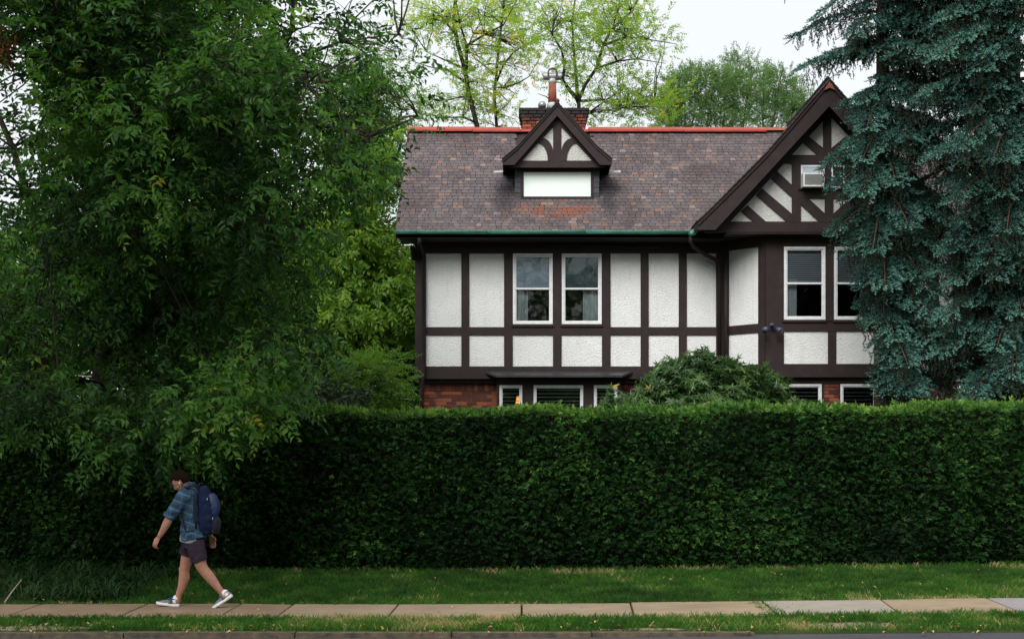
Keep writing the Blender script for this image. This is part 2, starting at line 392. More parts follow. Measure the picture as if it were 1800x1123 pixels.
def slabmat(name, c1, c2, c3):
    b = NB(name); p = b.pos(); n = b.noise(p, 1.3, 6, .6); f = b.noise(p, 60, 4, .7); g = b.noise(b.scale(p, (2, 9, 1)), 2, 4)
    c = b.ramp(n, [(.3, c1), (.65, c2)]); c = b.mix(b.ramp(g, [(.45, (0, 0, 0)), (.7, (.6, .6, .6))]), c, c3)
    c = b.mix(b.ramp(f, [(.60, (0, 0, 0)), (.75, (.5, .5, .5))]), c, (.08, .07, .06))
    return b.done(b.prin(c, .8, 0, .3, b.bump(f, .35, .004)))
M['slab_tan'] = slabmat('tan_sandstone', (.22, .165, .11), (.31, .24, .165), (.18, .145, .105))
M['slab_brown'] = slabmat('brown_worn_sandstone', (.19, .135, .085), (.28, .20, .135), (.13, .105, .075))
M['slab_grey'] = slabmat('grey_bluestone', (.24, .215, .175), (.32, .29, .245), (.20, .185, .165))
M['slab_blue'] = slabmat('blue_grey_bluestone', (.19, .18, .185), (.26, .25, .26), (.17, .165, .175))
pav = empty('sidewalk', (0, 16.4, 0)); pav['kind'] = 'structure'
fx = [-560, -390, -190, 0, 204, 383, 482, 679, 917, 1115, 1368, 1582, 1792, 2000, 2200, 2400]
bx = [-490, -310, -126, 74, 260, 424, 515, 700, 917, 1108, 1340, 1549, 1734, 1930, 2120, 2310]
mats = ['slab_brown', 'slab_brown', 'slab_brown', 'slab_brown', 'slab_brown', 'slab_brown', 'slab_tan', 'slab_tan', 'slab_tan', 'slab_tan', 'slab_grey', 'slab_tan', 'slab_blue', 'slab_grey', 'slab_tan']
for i in range(len(fx)-1):
    g = .011; a, b_ = wx(fx[i], 15.68)+g, wx(fx[i+1], 15.68)-g; c, d = wx(bx[i+1], 17.05)-g, wx(bx[i], 17.05)+g
    r1, r2 = random.uniform(-.006, .006), random.uniform(-.006, .006)
    ya, yb = 15.68+random.uniform(-.03, .03), 17.05+random.uniform(-.03, .02)
    P = [(a, ya, ground_z(a, 16)+r1), (b_, ya, ground_z(b_, 16)+r2), (c, yb, ground_z(c, 16)+r2+.01), (d, yb, ground_z(d, 16)+r1+.01)]
    m = MB(); bev = .008
    top = [(x, y, z+.004) for x, y, z in P]; low = [(x, y, z-.06) for x, y, z in P]
    cx = sum(p[0] for p in P)/4; cy = 16.36
    ins = [(x+(bev if x < cx else -bev), y+(bev if y < cy else -bev), z+.012) for x, y, z in P]
    m.add(ins+top+low, [(0,1,2,3)]+[(k, k+4, (k+1) % 4+4, (k+1) % 4) for k in range(4)]+[(k+4, k+8, (k+1) % 4+8, (k+1) % 4+4) for k in range(4)])
    m.build('paving_slab', M[mats[i]], pav)
kerb = empty('kerb', (0, 14.5, 0)); kerb['kind'] = 'structure'
M['kerb'] = simple('worn_stone_kerb', (.035, .030, .024), (.12, .092, .055), 9, .85, .5, .01)
x = -9.0
while x < 1.0:
    L = 1.5+random.uniform(-.1, .3)
    if x > 1.6: zt = -.028
    else: zt = -.002+random.uniform(-.004, .004)
    MB().box(x+.008, x+L-.008, 14.42, 14.56, -.25, zt).build('kerb_stone', M['kerb'], kerb); x += L

# ================================================================== THE HOUSE
FY = 30.0
H = empty('timber_framed_house', (3.5, 30, .33), 'white stucco house with dark brown timber framing, slate roof and front gable behind the hedge', 'house')
T = M['timber']
def tb(X0, X1, Y0, Y1, d=FY, proud=.03, thick=.16, name='timber', mat=None, parent=None, **kw):
    return MB().box(wx(X0, d), wx(X1, d), d-proud, d-proud+thick, wz(Y1, d), wz(Y0, d)).build(name, mat or T, parent or H, **kw)
# --- main upper wall
posts = [(730, 749), (811, 825), (886, 901.3), (972, 987), (1058, 1073), (1126, 1140), (1193, 1207), (1258.5, 1284)]
for a, c in posts: tb(a, c, 446, 644, proud=.030+random.uniform(0, .003))
tb(730, 1284, 418, 445.6, proud=.034, name='wall_plate')
for (a, c), (e, f) in zip(posts, posts[1:]):
    win = a in (886, 972)
    tb(c-.5, e+.5, 571 if win else 575, 589, proud=.026)
    if not win: tb(c-3, e+3, 443, 577, proud=-.004, thick=.12, name='stucco_panel', mat=M['stucco'])
    tb(c-3, e+3, 587, 647, proud=-.004, thick=.12, name='stucco_panel', mat=M['stucco'])
tb(728, 1284, 644, 663, proud=.040, name='bottom_beam')
tb(726, 1284, 663, 666, proud=.065, name='drip_board')
tb(737, 1284, 666, 673, proud=-.06, name='soffit_beam')
def window(X0, X1, Y0, Y1, d, fw=4, rail=None, upper=None, lower=None, curt=None, slats=None, name='window', lowslats=None, label=None, slatmat='slat'):
    """white sash window; recessed a little, pane and fittings as sub-parts"""
    x0, x1, z0, z1 = wx(X0, d), wx(X1, d), wz(Y1, d), wz(Y0, d); f = fw/F*d; y = d-.02
    m = MB()
    m.box(x0, x0+f, y, y+.07, z0, z1).box(x1-f, x1, y, y+.07, z0, z1)
    m.box(x0+f, x1-f, y+.002, y+.07, z1-f, z1).box(x0+f, x1-f, y+.002, y+.07, z0, z0+f)
    g = f*.55; m.box(x0+f, x0+f+g, y+.022, y+.06, z0+f, z1-f).box(x1-f-g, x1-f, y+.022, y+.06, z0+f, z1-f)
    m.box(x0+f+g, x1-f-g, y+.024, y+.06, z1-f-g, z1-f).box(x0+f+g, x1-f-g, y+.024, y+.06, z0+f, z0+f+g)
    zr = None
    if rail: zr = wz(rail, d); m.box(x0+f, x1-f, y+.012, y+.06, zr-.018, zr+.020)
    wnd = m.build(name, M['white_paint'], H, label=label)
    a, b_ = x0+f+g*.5, x1-f-g*.5
    spans = [(z0+f, z1-f)] if zr is None else [(z0+f, zr-.01), (zr+.01, z1-f)]
    for k, (c, e) in enumerate(spans):
        MB().box(a, b_, y+.040+.008*k, y+.044+.008*k, c, e).build('pane', M['glass'], wnd)
    if upper: MB().box(a, b_, y+.09, y+.095, (zr or z0)+.0, z1-.02).build('roller_shade', M[upper], wnd)
    if curt:
        for (u0, u1) in curt:
            n = 14; cm = MB(); V = []
            for i in range(n*2+1):
                xx = a+(b_-a)*(u0+(u1-u0)*i/(2*n)); yy = y+.16+.02*math.sin(i*1.9)+.012*math.sin(i*.9+1)
                V += [(xx, yy, z0-.05), (xx+.006*math.sin(i), yy, (zr or z1)+.1)]
            cm.add(V, [(2*i, 2*i+2, 2*i+3, 2*i+1) for i in range(2*n)]); cm.build('curtain', M['curtain'], wnd, True)
    if slats:
        (sy0, sy1, step) = slats; k = sy0
        me = MB().box(-(b_-a)/2, (b_-a)/2, -.012, .012, -.001, .001) if slatmat == 'slat' else MB().box(-(b_-a)/2, (b_-a)/2, -.02, .02, -.004, .004)
        me = me.add([], []).mesh('slat', M[slatmat])
        while k < sy1:
            s = link('slat', me, wnd); s.location = Vector(((a+b_)/2, y+.105, wz(k, d)))-origin_of(wnd); s.rotation_euler = (math.radians(-72 if slatmat == 'slat' else -2), 0, 0)
            k += step
    return wnd
window(901.5, 971.5, 446, 570, FY, rail=507.5, upper='shade_light', curt=[(0.0, .36)])
window(987.5, 1057.5, 446, 570, FY, rail=507.5, upper='shade_dark', curt=[(.55, 1.0)])
for a, c in ((899, 974), (985, 1060)): tb(a, c, 570, 574.5, proud=.06, thick=.1, name='sill')
# --- ground floor main
tone_attr = {}
def piece_mesh(name, sx, sy, sz, tone, mat, jit=.0):
    b = MB().box(-sx/2, sx/2, -sy/2, sy/2, -sz/2, sz/2); me = b.mesh(name, mat)
    if jit:
        for v in me.vertices: v.co += Vector((random.uniform(-1, 1)*jit, random.uniform(-1, 1)*jit*.6, random.uniform(-1, 1)*jit))
    at = me.attributes.new('tone', 'FLOAT', 'POINT'); at.data.foreach_set('value', [tone]*len(me.vertices)); return me
def bricks(parent, x0, x1, z0, z1, yf, bl=.205, bh=.064, pitch_z=.0745, matk='brick', skip=None, name='brick', o=None, du=None, dn=None, cap=None):
    """courses of separate bricks on the face y=yf"""
    var = {}; n = 0; row = 0; z = z0
    while z < z1-.01:
        x = x0-(bl+.010)/2*(row % 2)
        while x < x1:
            a, c = max(x, x0), min(x+bl, x1); x += bl+.010
            if c-a < .03: continue
            if skip and skip((a+c)/2, z): continue
            wq = round((c-a)/.02)*.02 if c-a < bl-.001 else bl; wq = min(wq, c-a) if wq > c-a else wq
            key = (round(wq, 3), random.randrange(7))
            if key not in var: var[key] = piece_mesh(name, max(wq, .03), .1, bh, random.random(), M[matk], .002)
            ob = link(name, var[key], parent); 
            if o is None: p = Vector(((a+c)/2, yf+.05+random.uniform(-.004, .004), z+bh/2)); 
            else:
                u = (a+c)/2; p = Vector((o[0]+du[0]*u-dn[0]*.05, o[1]+du[1]*u-dn[1]*.05, z+bh/2)); ob.rotation_euler = (0, 0, math.atan2(du[1], du[0]))
            ob.location = p-origin_of(parent); n += 1
        z += pitch_z; row += 1
    return n
GF = 30.15
xb0 = wx(737, GF); zt = wz(673, GF)
wall = MB().box(xb0+.01, wx(874, GF)-.0, GF+.02, GF+.22, .25, zt).build('brick_wall', M['mortar'], H)
zs = zt-.2; zlow = wz(724, GF)
# soldier course along the top
sm = [piece_mesh('soldier_brick', .062, .1, .19, random.random(), M['brick'], .002) for _ in range(6)]
def soldiers(par, x0, x1, y, ztop, o=None):
    x = x0+.035
    while x < x1-.02:
        ob = link('soldier_brick', random.choice(sm), par); ob.location = Vector((x, y+.05, ztop-.1))-origin_of(par); x += .073
soldiers(wall, xb0, wx(873, GF), GF, wz(671, GF))
bricks(wall, xb0, wx(766, GF), zlow, wz(681, GF)-.02, GF)
bricks(wall, wx(767, GF), wx(873, GF), zlow, wz(681, GF)-.02, GF+.015)
w2 = MB().box(wx(1091, GF), wx(1284, GF), GF+.02, GF+.22, .25, zt).build('brick_wall', M['mortar'], H)
soldiers(w2, wx(1091, GF), wx(1284, GF), GF, wz(671, GF))
bricks(w2, wx(1091, GF), wx(1200, GF), zlow, wz(681, GF)-.02, GF)
# shallow ground floor bay
BY = 29.9
MB().box(wx(873, BY), wx(1092, BY), BY+.002, BY+.25, .25, wz(722, BY)).build('bay_base', T, H)
for a, c in ((873, 878), (918, 938), (1025, 1044), (1085, 1092)): tb(a, c, 664, 722, d=BY, proud=.0, thick=.25)
tb(873.2, 1091.8, 663.5, 677, d=BY, proud=-.004, thick=.2, name='bay_head')
m = MB(); za, zb = wz(651, FY), wz(661, 29.6)
L = [(wx(873, 29.6), 29.62), (wx(905, 29.5), 29.52), (wx(1062, 29.5), 29.52), (wx(1094, 29.6), 29.62)]
V = [(wx(853, 30), 29.95, za-.02)]+[(x, y, zb+.02) for x, y in L]+[(wx(1112, 30), 29.95, za-.02)]
V += [(x, y, z-.045) for x, y, z in V]
m.add(V, [(0,1,2,3,4,5), (11,10,9,8,7,6), (0,6,7,1), (1,7,8,2), (2,8,9,3), (3,9,10,4), (4,10,11,5), (5,11,6,0)])
m.build('pent_roof', M['dark_metal'], H)
for X0, X1 in ((878, 918), (938, 1025), (1044, 1085)):
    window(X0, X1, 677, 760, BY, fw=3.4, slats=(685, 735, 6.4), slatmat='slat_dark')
MB().box(wx(878, BY), wx(1085, BY), BY, BY+.2, wz(775, BY), wz(760.5, BY)).build('bay_sill', T, H)
# --- lean shell: sides, back, floors (seen only through the panes or from the side)
xr = wx(1690, 30); EY = 29.3; EZ = 6.39; RY = 32.7; RZ = 9.26; BKY = 35.4
I = M['interior']
MB().box(xb0, xb0+.2, GF+.1, BKY, .2, 3.36).build('side_wall', M['brick'] if False else M['mortar'], H)
MB().box(xr-.2, xr, GF+.25, BKY, .2, 3.35).build('side_wall', M['mortar'], H)
MB().prism_x([(30.10, 3.36), (BKY, 3.36), (BKY, 6.35), (RY, 9.05), (30.10, 6.75)], wx(730, 30)+.004, wx(730, 30)+.2).build('gable_end_wall', M['stucco'], H)
MB().prism_x([(30.10, 3.36), (BKY, 3.36), (BKY, 6.35), (RY, 9.05), (30.10, 6.75)], xr-.2, xr).build('gable_end_wall', M['stucco'], H)
MB().box(xb0, xr, BKY-.2, BKY, .2, 6.35).build('back_wall', M['stucco'], H)
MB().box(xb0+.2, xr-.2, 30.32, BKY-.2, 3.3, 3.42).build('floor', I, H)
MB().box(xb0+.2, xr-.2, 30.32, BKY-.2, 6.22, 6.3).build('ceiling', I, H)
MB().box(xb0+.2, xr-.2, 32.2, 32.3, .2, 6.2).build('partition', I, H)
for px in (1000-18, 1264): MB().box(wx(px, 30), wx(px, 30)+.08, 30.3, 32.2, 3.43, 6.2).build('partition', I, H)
# --- roof profile in the yz plane with a slight kick at the eave
def main_z(y):
    if y < EY+.5: return EZ+(y-EY)*.78
    return EZ+.39+(y-EY-.5)*(RZ-EZ-.39)/(RY-EY-.5)
GX = 6.357                                   # front gable axis
gp = [(3.728, 6.45), (4.195, 6.907), (4.526, 7.238), (5.073, 7.790), (5.575, 8.360), (GX, 9.267)]
def gable_z(x):
    x = GX-abs(x-GX)
    if x <= gp[0][0]: return gp[0][1]-(gp[0][0]-x)*1.0 if x > 3.70 else -9
    for (a, za_), (b_, zb_) in zip(gp, gp[1:]):
        if a <= x <= b_: return za_+(zb_-za_)*(x-a)/(b_-a)
xl = -2.379; yk = EY+.5
prof = [(EY, EZ), (yk, main_z(yk)), (RY, RZ), (2*RY-EY, EZ), (2*RY-EY, EZ-.1), (RY, RZ-.16), (yk, main_z(yk)-.15), (EY, EZ-.10)]
roof = MB().prism_x([(y, z-.012) for y, z in prof], xl+.02, xr+.3).build('roof', M['timber'], H)
MB().box(xl+.02, 3.9, EY-.0, EY+.06, EZ-.12, EZ-.02).build('fascia_board', T, H)
MB().box(xl+.05, 4.4, EY+.061, 30.1, EZ-.125, EZ-.10).build('eave_soffit', T, H)
MB().prism_x([(EY+.0, EZ-.17), (EY+.0, EZ-.02), (RY, RZ-.03), (2*RY-EY, EZ-.02), (2*RY-EY, EZ-.17), (RY, RZ-.2)], xl-.02, xl+.018).build('rake_board', T, H)
# shingles: separate pieces; courses from the eave upward
SH = []; rows = 35; slope_y = (RY-EY)
gauge = slope_y/rows
for r in range(rows):
    y0 = EY-.03+r*gauge; x = xl-.03+random.uniform(0, .1)
    while x < xr+.3:
        wd = random.choice([.09, .10, .115, .125, .125, .14, .16]); xc = x+wd/2
        zc = main_z(y0+.1)
        if zc > gable_z(xc)-.30 or xc < 3.6:
            dorm = (.10 < xc < 1.82 and y0+.05 > 30.4)
            if not dorm: SH.append((r, xc, y0, wd))
        x += wd+.010
shp = {}
def shingle_mesh(wd, k):
    key = (wd, k)
    if key not in shp:
        tone = [.12, .3, .42, .5, .62, .74, .9, .98][k]
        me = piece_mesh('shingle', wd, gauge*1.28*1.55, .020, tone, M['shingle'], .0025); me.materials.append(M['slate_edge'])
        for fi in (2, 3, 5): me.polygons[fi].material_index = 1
        shp[key] = me
    return shp[key]
stuffV = []; nparts = 0
ang = lambda y: math.atan2(main_z(y+.1)-main_z(y), .1)
keep = []; TW = [12, 20, 22, 16, 14, 9, 5, 3]
acc_v = []; acc_t = []; acc_o = []; off = 0
for (r, xc, y0, wd) in SH:
    k = random.choices(range(8), TW)[0]; me = shingle_mesh(wd, k)
    L = gauge*1.28*1.55; yc = y0+L/2*math.cos(ang(y0)); a = ang(max(y0, EY)+.02)-.045
    loc = Vector((xc, y0+L/2*math.cos(a), main_z(max(y0, EY))+math.sin(a)*L/2+.016+(y0-max(y0, EY))*.7))
    rot = Matrix.Rotation(a, 3, 'X') @ Matrix.Rotation(random.uniform(-.02, .02), 3, 'Z') @ Matrix.Rotation(random.uniform(-.012, .012), 3, 'Y')
    if r < 9 and nparts < 300 and xc < 3.7:
        s = link('shingle', me, roof); s.location = loc-origin_of(roof); s.rotation_euler = rot.to_euler(); nparts += 1
    else:
        R = np.array(rot); v = np.array([tuple(q.co) for q in me.vertices]) @ R.T+np.array(loc-origin_of(roof))
        acc_v.append(v); acc_t.append(np.array([(0,1,5),(0,5,4),(4,5,6),(4,6,7),(1,2,6),(1,6,5),(3,0,4),(3,4,7),(2,3,7),(2,7,6)])+off); off += 8
        acc_o.append(np.full(8, me.attributes['tone'].data[0].value))
me = mesh_np('upper_shingles', np.concatenate(acc_v), np.concatenate(acc_t), np.concatenate(acc_o), M['shingle'])
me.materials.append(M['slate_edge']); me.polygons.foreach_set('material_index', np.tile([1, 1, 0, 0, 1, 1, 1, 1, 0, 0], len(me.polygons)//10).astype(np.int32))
o = link('upper_shingles', me, roof); o['kind'] = 'stuff'
# ridge caps of red metal
for a, c, dz in ((717, 832, 0.012), (831, 915, .0), (1034, 1200, .004), (1199, 1345, .0)):
    m = MB(); x0, x1 = wx(a, RY), wx(c, RY); zz = RZ+.045+dz
    m.prism_x([(RY-.19, zz-.10), (RY-.17, zz-.10), (RY-.03, zz), (RY+.03, zz), (RY+.17, zz-.10), (RY+.19, zz-.10), (RY+.19, zz-.085), (RY+.04, zz+.022), (RY-.04, zz+.022), (RY-.19, zz-.085)], x0, x1)
    m.box(x0, x1, RY-.205, RY-.19, zz-.115, zz-.075)
    m.build('ridge_cap', M['red_metal'], roof)
MB().prism_x([(RY-.17, RZ-.06), (RY, RZ+.03), (RY+.17, RZ-.06)], wx(914, RY), wx(1036, RY)).build('ridge_cap', M['red_metal'], roof)
MB().prism_x([(RY-.17, RZ-.03), (RY, RZ+.075), (RY+.17, RZ-.03)], wx(1338, RY), wx(1470, RY)).build('ridge_cap', M['terracotta'], roof)
# gutter
G = empty('gutter_run', (0, 0, 0)); G.parent = H; bpy.data.objects.remove(G)
gm = MB(); gy_, gz = EY-.075, wz(407, EY-.08); r = .062
def gutter_profile(r): return [(gy_+r*math.cos(t)*1.0, gz+r*.98*math.sin(t)) for t in [math.pi*(1+i/8) for i in range(9)]]
for a, c in ((693, 861), (860.5, 1032), (1031.5, 1213)):
    rr = r*(1+random.uniform(-.02, .03)); pr = gutter_profile(rr); inner = [(gy_+(y-gy_)*.86, gz+(z-gz)*.86) for y, z in pr]
    pr2 = [(y, z+(.004)) for y, z in pr]
    g = MB().prism_x(pr2+inner[::-1], wx(a, gy_), wx(c, gy_))
    g.tube([(wx(a, gy_), gy_-rr, gz+.004), (wx(c, gy_), gy_-rr, gz+.004)], .010, 6)
    g.box(wx(c, gy_)-.02, wx(c, gy_)-.006, gy_-rr-.008, gy_-rr+.02, gz-.05, gz+.012)
    g.build('gutter', M['gutter'], H, True)
g = MB(); pts = [W(1212, 411, gy_), W(1219, 409, gy_-.05), W(1224, 404, gy_-.12), W(1228, 398, gy_-.2)]
g.tube(pts, [.055, .062, .055, .045], 10); g.build('gutter_outlet', M['gutter'], H, True)
for X in (765, 812, 905, 1080, 1150):
    MB().box(wx(X, gy_)-.012, wx(X, gy_)+.012, gy_-.06, EY+.02, gz+.006, gz+.014).build('gutter_strap', M['lead'], H)
# downpipes
d = 29.86
MB().tube([W(737, 418, 29.3), W(737, 428, 29.33), W(741, 440, 29.7), W(745, 450, d), W(745, 655, d), W(743, 672, 29.95), W(741, 690, 30.0), W(741, 760, 30.0)], .046, 10).build('downpipe', M['timber'], H, True)
MB().tube([W(1214, 416, 29.25), W(1214, 424, 29.28), W(1219, 434, 29.4), W(1240, 448, 29.62), W(1258, 457, 29.8), W(1264, 468, 29.84), W(1264, 660, 29.84)], .042, 10).build('downpipe', M['timber'], H, True)
MB().tube([W(1276, 450, 29.8), W(1276, 660, 29.8)], .040, 10).build('downpipe', M['timber'], H, True)
MB().tube([W(959, 432, 29.93), W(1096, 433, 29.93), W(1098, 436, 29.93), W(1158, 435, 29.93)], .020, 8).build('conduit', M['dark_metal'], H, True)
MB().prism_x([(29.45, 6.14), (29.97, 6.14), (29.97, 5.9)], wx(724, 30), wx(731, 30)).build('eave_bracket', T, H)

# ---------------- front gable
def prz(pts, d): return [(wx(x, d), wz(y, d)) for x, y in pts]
BD = 28.5; GW = 28.9
outer = [(x, z) for x, z in gp]
inner = prz([(1459, 187), (1258, 404)], BD)
def mir(poly): return [(2*GX-x, z) for x, z in poly]
barge = outer+[(GX, inner[0][1]), inner[1], (gp[0][0], wz(404, BD))]
for k, f in enumerate((lambda p: p, mir)):
    MB().prism(f(barge), BD, BD+.05).build('bargeboard', T, H)
    o2 = [(x+.00, z+.02) for x, z in outer]; i2 = [(x, z-.055) for x, z in outer]
    MB().prism(f([(x-(.02 if x < GX-.01 else 0), z) for x, z in o2]+i2[::-1]), BD-.035, BD-.001).build('verge_moulding', T, H)
    slab = [(x-(.015 if x < GX-.01 else 0), z+.03) for x, z in outer]+[(x, z-.12) for x, z in outer][::-1]
    MB().prism(f(slab), BD+.052, RY+.3).build('gable_roof', T, H)
# rows of shingles on the two gable slopes
for sgn in (1, -1):
    acc_v = []; acc_t = []; acc_o = []; off = 0
    pts = [Vector((x, 0, z)) for x, z in gp]; seg = []; tot = 0
    for p, q in zip(pts, pts[1:]): seg.append((tot, (q-p).length, p, q)); tot += (q-p).length
    s_ = 0
    while s_ < tot-.05:
        for t0, l_, p, q in seg:
            if t0 <= s_ <= t0+l_: P0 = p+(q-p)*((s_-t0)/l_); D = (q-p).normalized(); break
        y = BD-.07
        while y < RY:
            wd = random.choice([.12, .15, .18]); Nn = Vector((-D.z, 0, D.x)); A = P0+Nn*.052; B = P0+D*.2+Nn*.036
            if Nn.z < 0: pass
            v = [(A.x, y, A.z), (A.x, y+wd, A.z), (B.x, y+wd, B.z), (B.x, y, B.z)]; v += [(a-Nn.x*.013, b_, c-Nn.z*.013) for a, b_, c in v]
            v = [((2*GX-a) if sgn < 0 else a, b_, c) for a, b_, c in v]
            acc_v.append(np.array(v)-np.array(H.location)); acc_t.append(np.array([(0,1,2),(0,2,3),(4,6,5),(4,7,6),(0,4,5),(0,5,1),(0,3,7),(0,7,4)])+off); off += 8
            acc_o.append(np.full(8, random.random()*.8)); y += wd+.005
        s_ += .13
    me = mesh_np('gable_shingles', np.concatenate(acc_v), np.concatenate(acc_t), np.concatenate(acc_o), M['shingle']); o = link('gable_shingles', me, H); o['kind'] = 'stuff'
MB().prism(prz([(1448, 160), (1452, 152), (1457.5, 144), (1463, 152), (1467, 160), (1457.5, 156)], BD), BD-.06, BD+.1).build('ridge_finial', M['terracotta'], H)
# gable wall: stucco ground, then timbers, each one piece
cxg = 1457.5
gz0 = wz(405, GW)
MB().prism([(gp[0][0]+.35, gz0), (2*GX-gp[0][0]-.35, gz0), (GX, gp[-1][1]-.2)], GW+.03, GW+.15).build('stucco_panel', M['stucco'], H)
pr_i = [0]
def gt(poly, both=False, name='timber', cxg=1457.5):
    pr_i[0] += 1; pd = .0015*(pr_i[0] % 8)
    for s in ((0, 1) if both else (0,)):
        pl = [(2*cxg-x, y) for x, y in poly] if s else poly
        MB().prism(prz(pl, GW), GW-.004-pd-s*.0007, GW+.06).build(name, T, H)
gt([(1236, 389.5), (1680, 389.5), (1695, 406), (1220, 406)], name='gable_base_beam')
gt([(1282, 392), (1446.3, 213.5), (1457.5, 202), (1457.5, 170), (1436, 185), (1230, 392)], True, 'rake_timber')
gt([(1447, 205), (1464 if False else 1461, 205), (1461, 274), (1447, 274)], name='king_post')
gt([(1391.7, 272.8), (1523.5, 272.8), (1538, 287.5), (1378, 287.5)], name='collar_beam')
gt([(1392, 286), (1407.5, 286), (1407.5, 391), (1392, 391)], True, 'gable_post')
gt([(1407, 331), (1508, 331), (1508, 348.5), (1407, 348.5)], name='window_rail')
gt([(1450, 347), (1464.5, 347), (1464.5, 391), (1450, 391)], name='short_post')
gt([(1449.5, 286), (1461, 286), (1461, 332), (1449.5, 332)], name='mullion_post')
gt([(1407, 286), (1509, 286), (1509, 290), (1407, 290)], name='window_head')
gt([(1302, 371), (1325.5, 391), (1348, 391), (1314, 361)], True, 'brace')
gt([(1329, 343), (1382.5, 389.5), (1394, 390), (1394, 377.5), (1339, 331)], True, 'brace')
gt([(1355, 314), (1394, 348.5), (1394, 327), (1366, 301)], True, 'brace')
gt([(1412, 251), (1437, 273), (1449, 273), (1448, 261.5), (1421.5, 240)], True, 'brace', 1454)
gt([(1407, 348), (1420, 348), (1451, 376.5), (1451, 390), (1440, 390), (1407, 359)], True, 'brace')
tb(1403, 1512, 331, 334.5, d=GW, proud=.05, thick=.08, name='gable_window_sill')
# small attic windows
def attic(X0, X1, Y0, Y1, lower=True):
    d = GW-.004; x0, x1, z0, z1 = wx(X0, d), wx(X1, d), wz(Y1, d), wz(Y0, d); f = .035; m = MB()
    m.box(x0, x0+f, d+.003, d+.05, z0, z1).box(x1-f, x1, d+.003, d+.05, z0, z1).box(x0+f, x1-f, d+.005, d+.05, z1-f, z1).box(x0+f, x1-f, d+.005, d+.05, z0, z0+f)
    if lower: m.box(x0+f, x1-f, d+.007, d+.045, (z0+z1)/2-.015, (z0+z1)/2+.015); m.box((x0+x1)/2-.012, (x0+x1)/2+.012, d+.009, d+.044, z0+f, z1-f)
    wn = m.build('attic_window', M['white_paint'], H)
    MB().box(x0+f, x1-f, d+.018, d+.021, z0+f, z1-f).build('pane', M['shade_light' if not lower else 'dark_metal'], wn); return wn
attic(1408, 1449.3, 290.3, 330.8, False); attic(1461.3, 1506, 290.3, 330.8)
# jetty under gable
MB().box(4.35, 8.6, GW-.02, 30.05, gz0-.075, gz0-.003).build('jetty_soffit', T, H)
tb(1240, 1690, 404.3, 408.5, d=GW, proud=.035, thick=.1, name='jetty_moulding')
# ---------------- two storey bay below the gable
B2 = 29.2
A0 = (4.47, 30.0); A1 = (wx(1346, B2), B2); B1 = (wx(1569, B2), B2); B0 = (B1[0]+.74, 30.0)
def seg_frame(p, q):
    L = math.hypot(q[0]-p[0], q[1]-p[1]); du = ((q[0]-p[0])/L, (q[1]-p[1])/L); dn = (du[1], -du[0]); return p, du, dn, L
def bay_side(p, q):
    o_, du, dn, L = seg_frame(p, q); j = [0]
    def S_(u0, u1, z0, z1, t=.03, name='timber', mat=None, th=.14):
        j[0] += 1; t += .0012*j[0]; MB().slab(o_, du, dn, u0, u1, z0, z1, t-th, t).build(name, mat or T, H)
    S_(.0, .14, 3.4, 6.3); S_(L-.17, L-.0, 3.4, 6.3)
    S_(.1, L-.12, 6.09, 6.3, .034); S_(.12, L-.15, 4.33, 4.51, .026); S_(.1, L-.12, 3.40, 3.675, .034)
    S_(.1, L-.12, 4.48, 6.12, -.004, 'stucco_panel', M['stucco'], .12); S_(.1, L-.12, 3.65, 4.35, -.004, 'stucco_panel', M['stucco'], .12)
    S_(.0, L, .3, 3.33, -.06, 'brick_wall', M['mortar'], .2)
bay_side(A0, A1); bay_side(B1, B0)
tb(1346, 1569, 408.6, 434, d=B2, proud=.003, thick=.2, name='bay_head_beam')
tb(1346, 1377.5, 434, 640, d=B2, proud=.0, thick=.1, name='corner_post')
tb(1451, 1465.5, 434, 564, d=B2, proud=.0, thick=.1, name='mullion_post')
tb(1538, 1569, 434, 640, d=B2, proud=.0, thick=.1, name='corner_post')
tb(1346, 1569, 566, 582, d=B2, proud=.014, thick=.1, name='mid_rail')
tb(1364.5, 1378, 582, 640, d=B2, proud=.006, thick=.1); tb(1455.5, 1470, 582, 640, d=B2, proud=.006, thick=.1); tb(1556, 1569, 582, 640, d=B2, proud=.006, thick=.1)
tb(1376, 1458, 580, 642, d=B2, proud=-.02, thick=.1, name='stucco_panel', mat=M['stucco']); tb(1468, 1558, 580, 642, d=B2, proud=-.02, thick=.1, name='stucco_panel', mat=M['stucco'])
tb(1344, 1571, 639.5, 658, d=B2, proud=.018, thick=.2, name='bottom_beam'); tb(1340, 1575, 658, 663, d=B2, proud=.05, thick=.2, name='drip_board')
window(1378, 1450.5, 434, 562, B2, rail=498, curt=[(.02, .32)], slats=(440, 497, 3.3)); window(1466, 1538, 434, 562, B2, rail=498, curt=[(.7, .98)], slats=(440, 497, 3.3))
tb(1375, 1453, 563, 566.5, d=B2, proud=.05, thick=.1, name='sill'); tb(1463, 1541, 563, 566.5, d=B2, proud=.05, thick=.1, name='sill')
B3 = 29.3
tb(1350, 1600, 663, 675, d=B3, proud=.0, thick=.2, name='bay_head')
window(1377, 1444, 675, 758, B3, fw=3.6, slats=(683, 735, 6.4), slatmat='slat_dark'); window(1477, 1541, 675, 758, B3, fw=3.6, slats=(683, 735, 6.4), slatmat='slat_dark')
for a, c in ((1352, 1376), (1449, 1475), (1545, 1592)):
    wl = MB().box(wx(a, B3)+.005, wx(c, B3)-.005, B3+.03, B3+.2, .3, wz(674, B3)).build('brick_wall', M['mortar'], H)
    bricks(wl, wx(a, B3), wx(c, B3), wz(724, B3), wz(675.5, B3)-.02, B3+.01)
for a, c in ((1444, 1449), (1475, 1477), (1541, 1545)): tb(a, c, 675, 760, d=B3, proud=0, thick=.1, name='window_jamb')
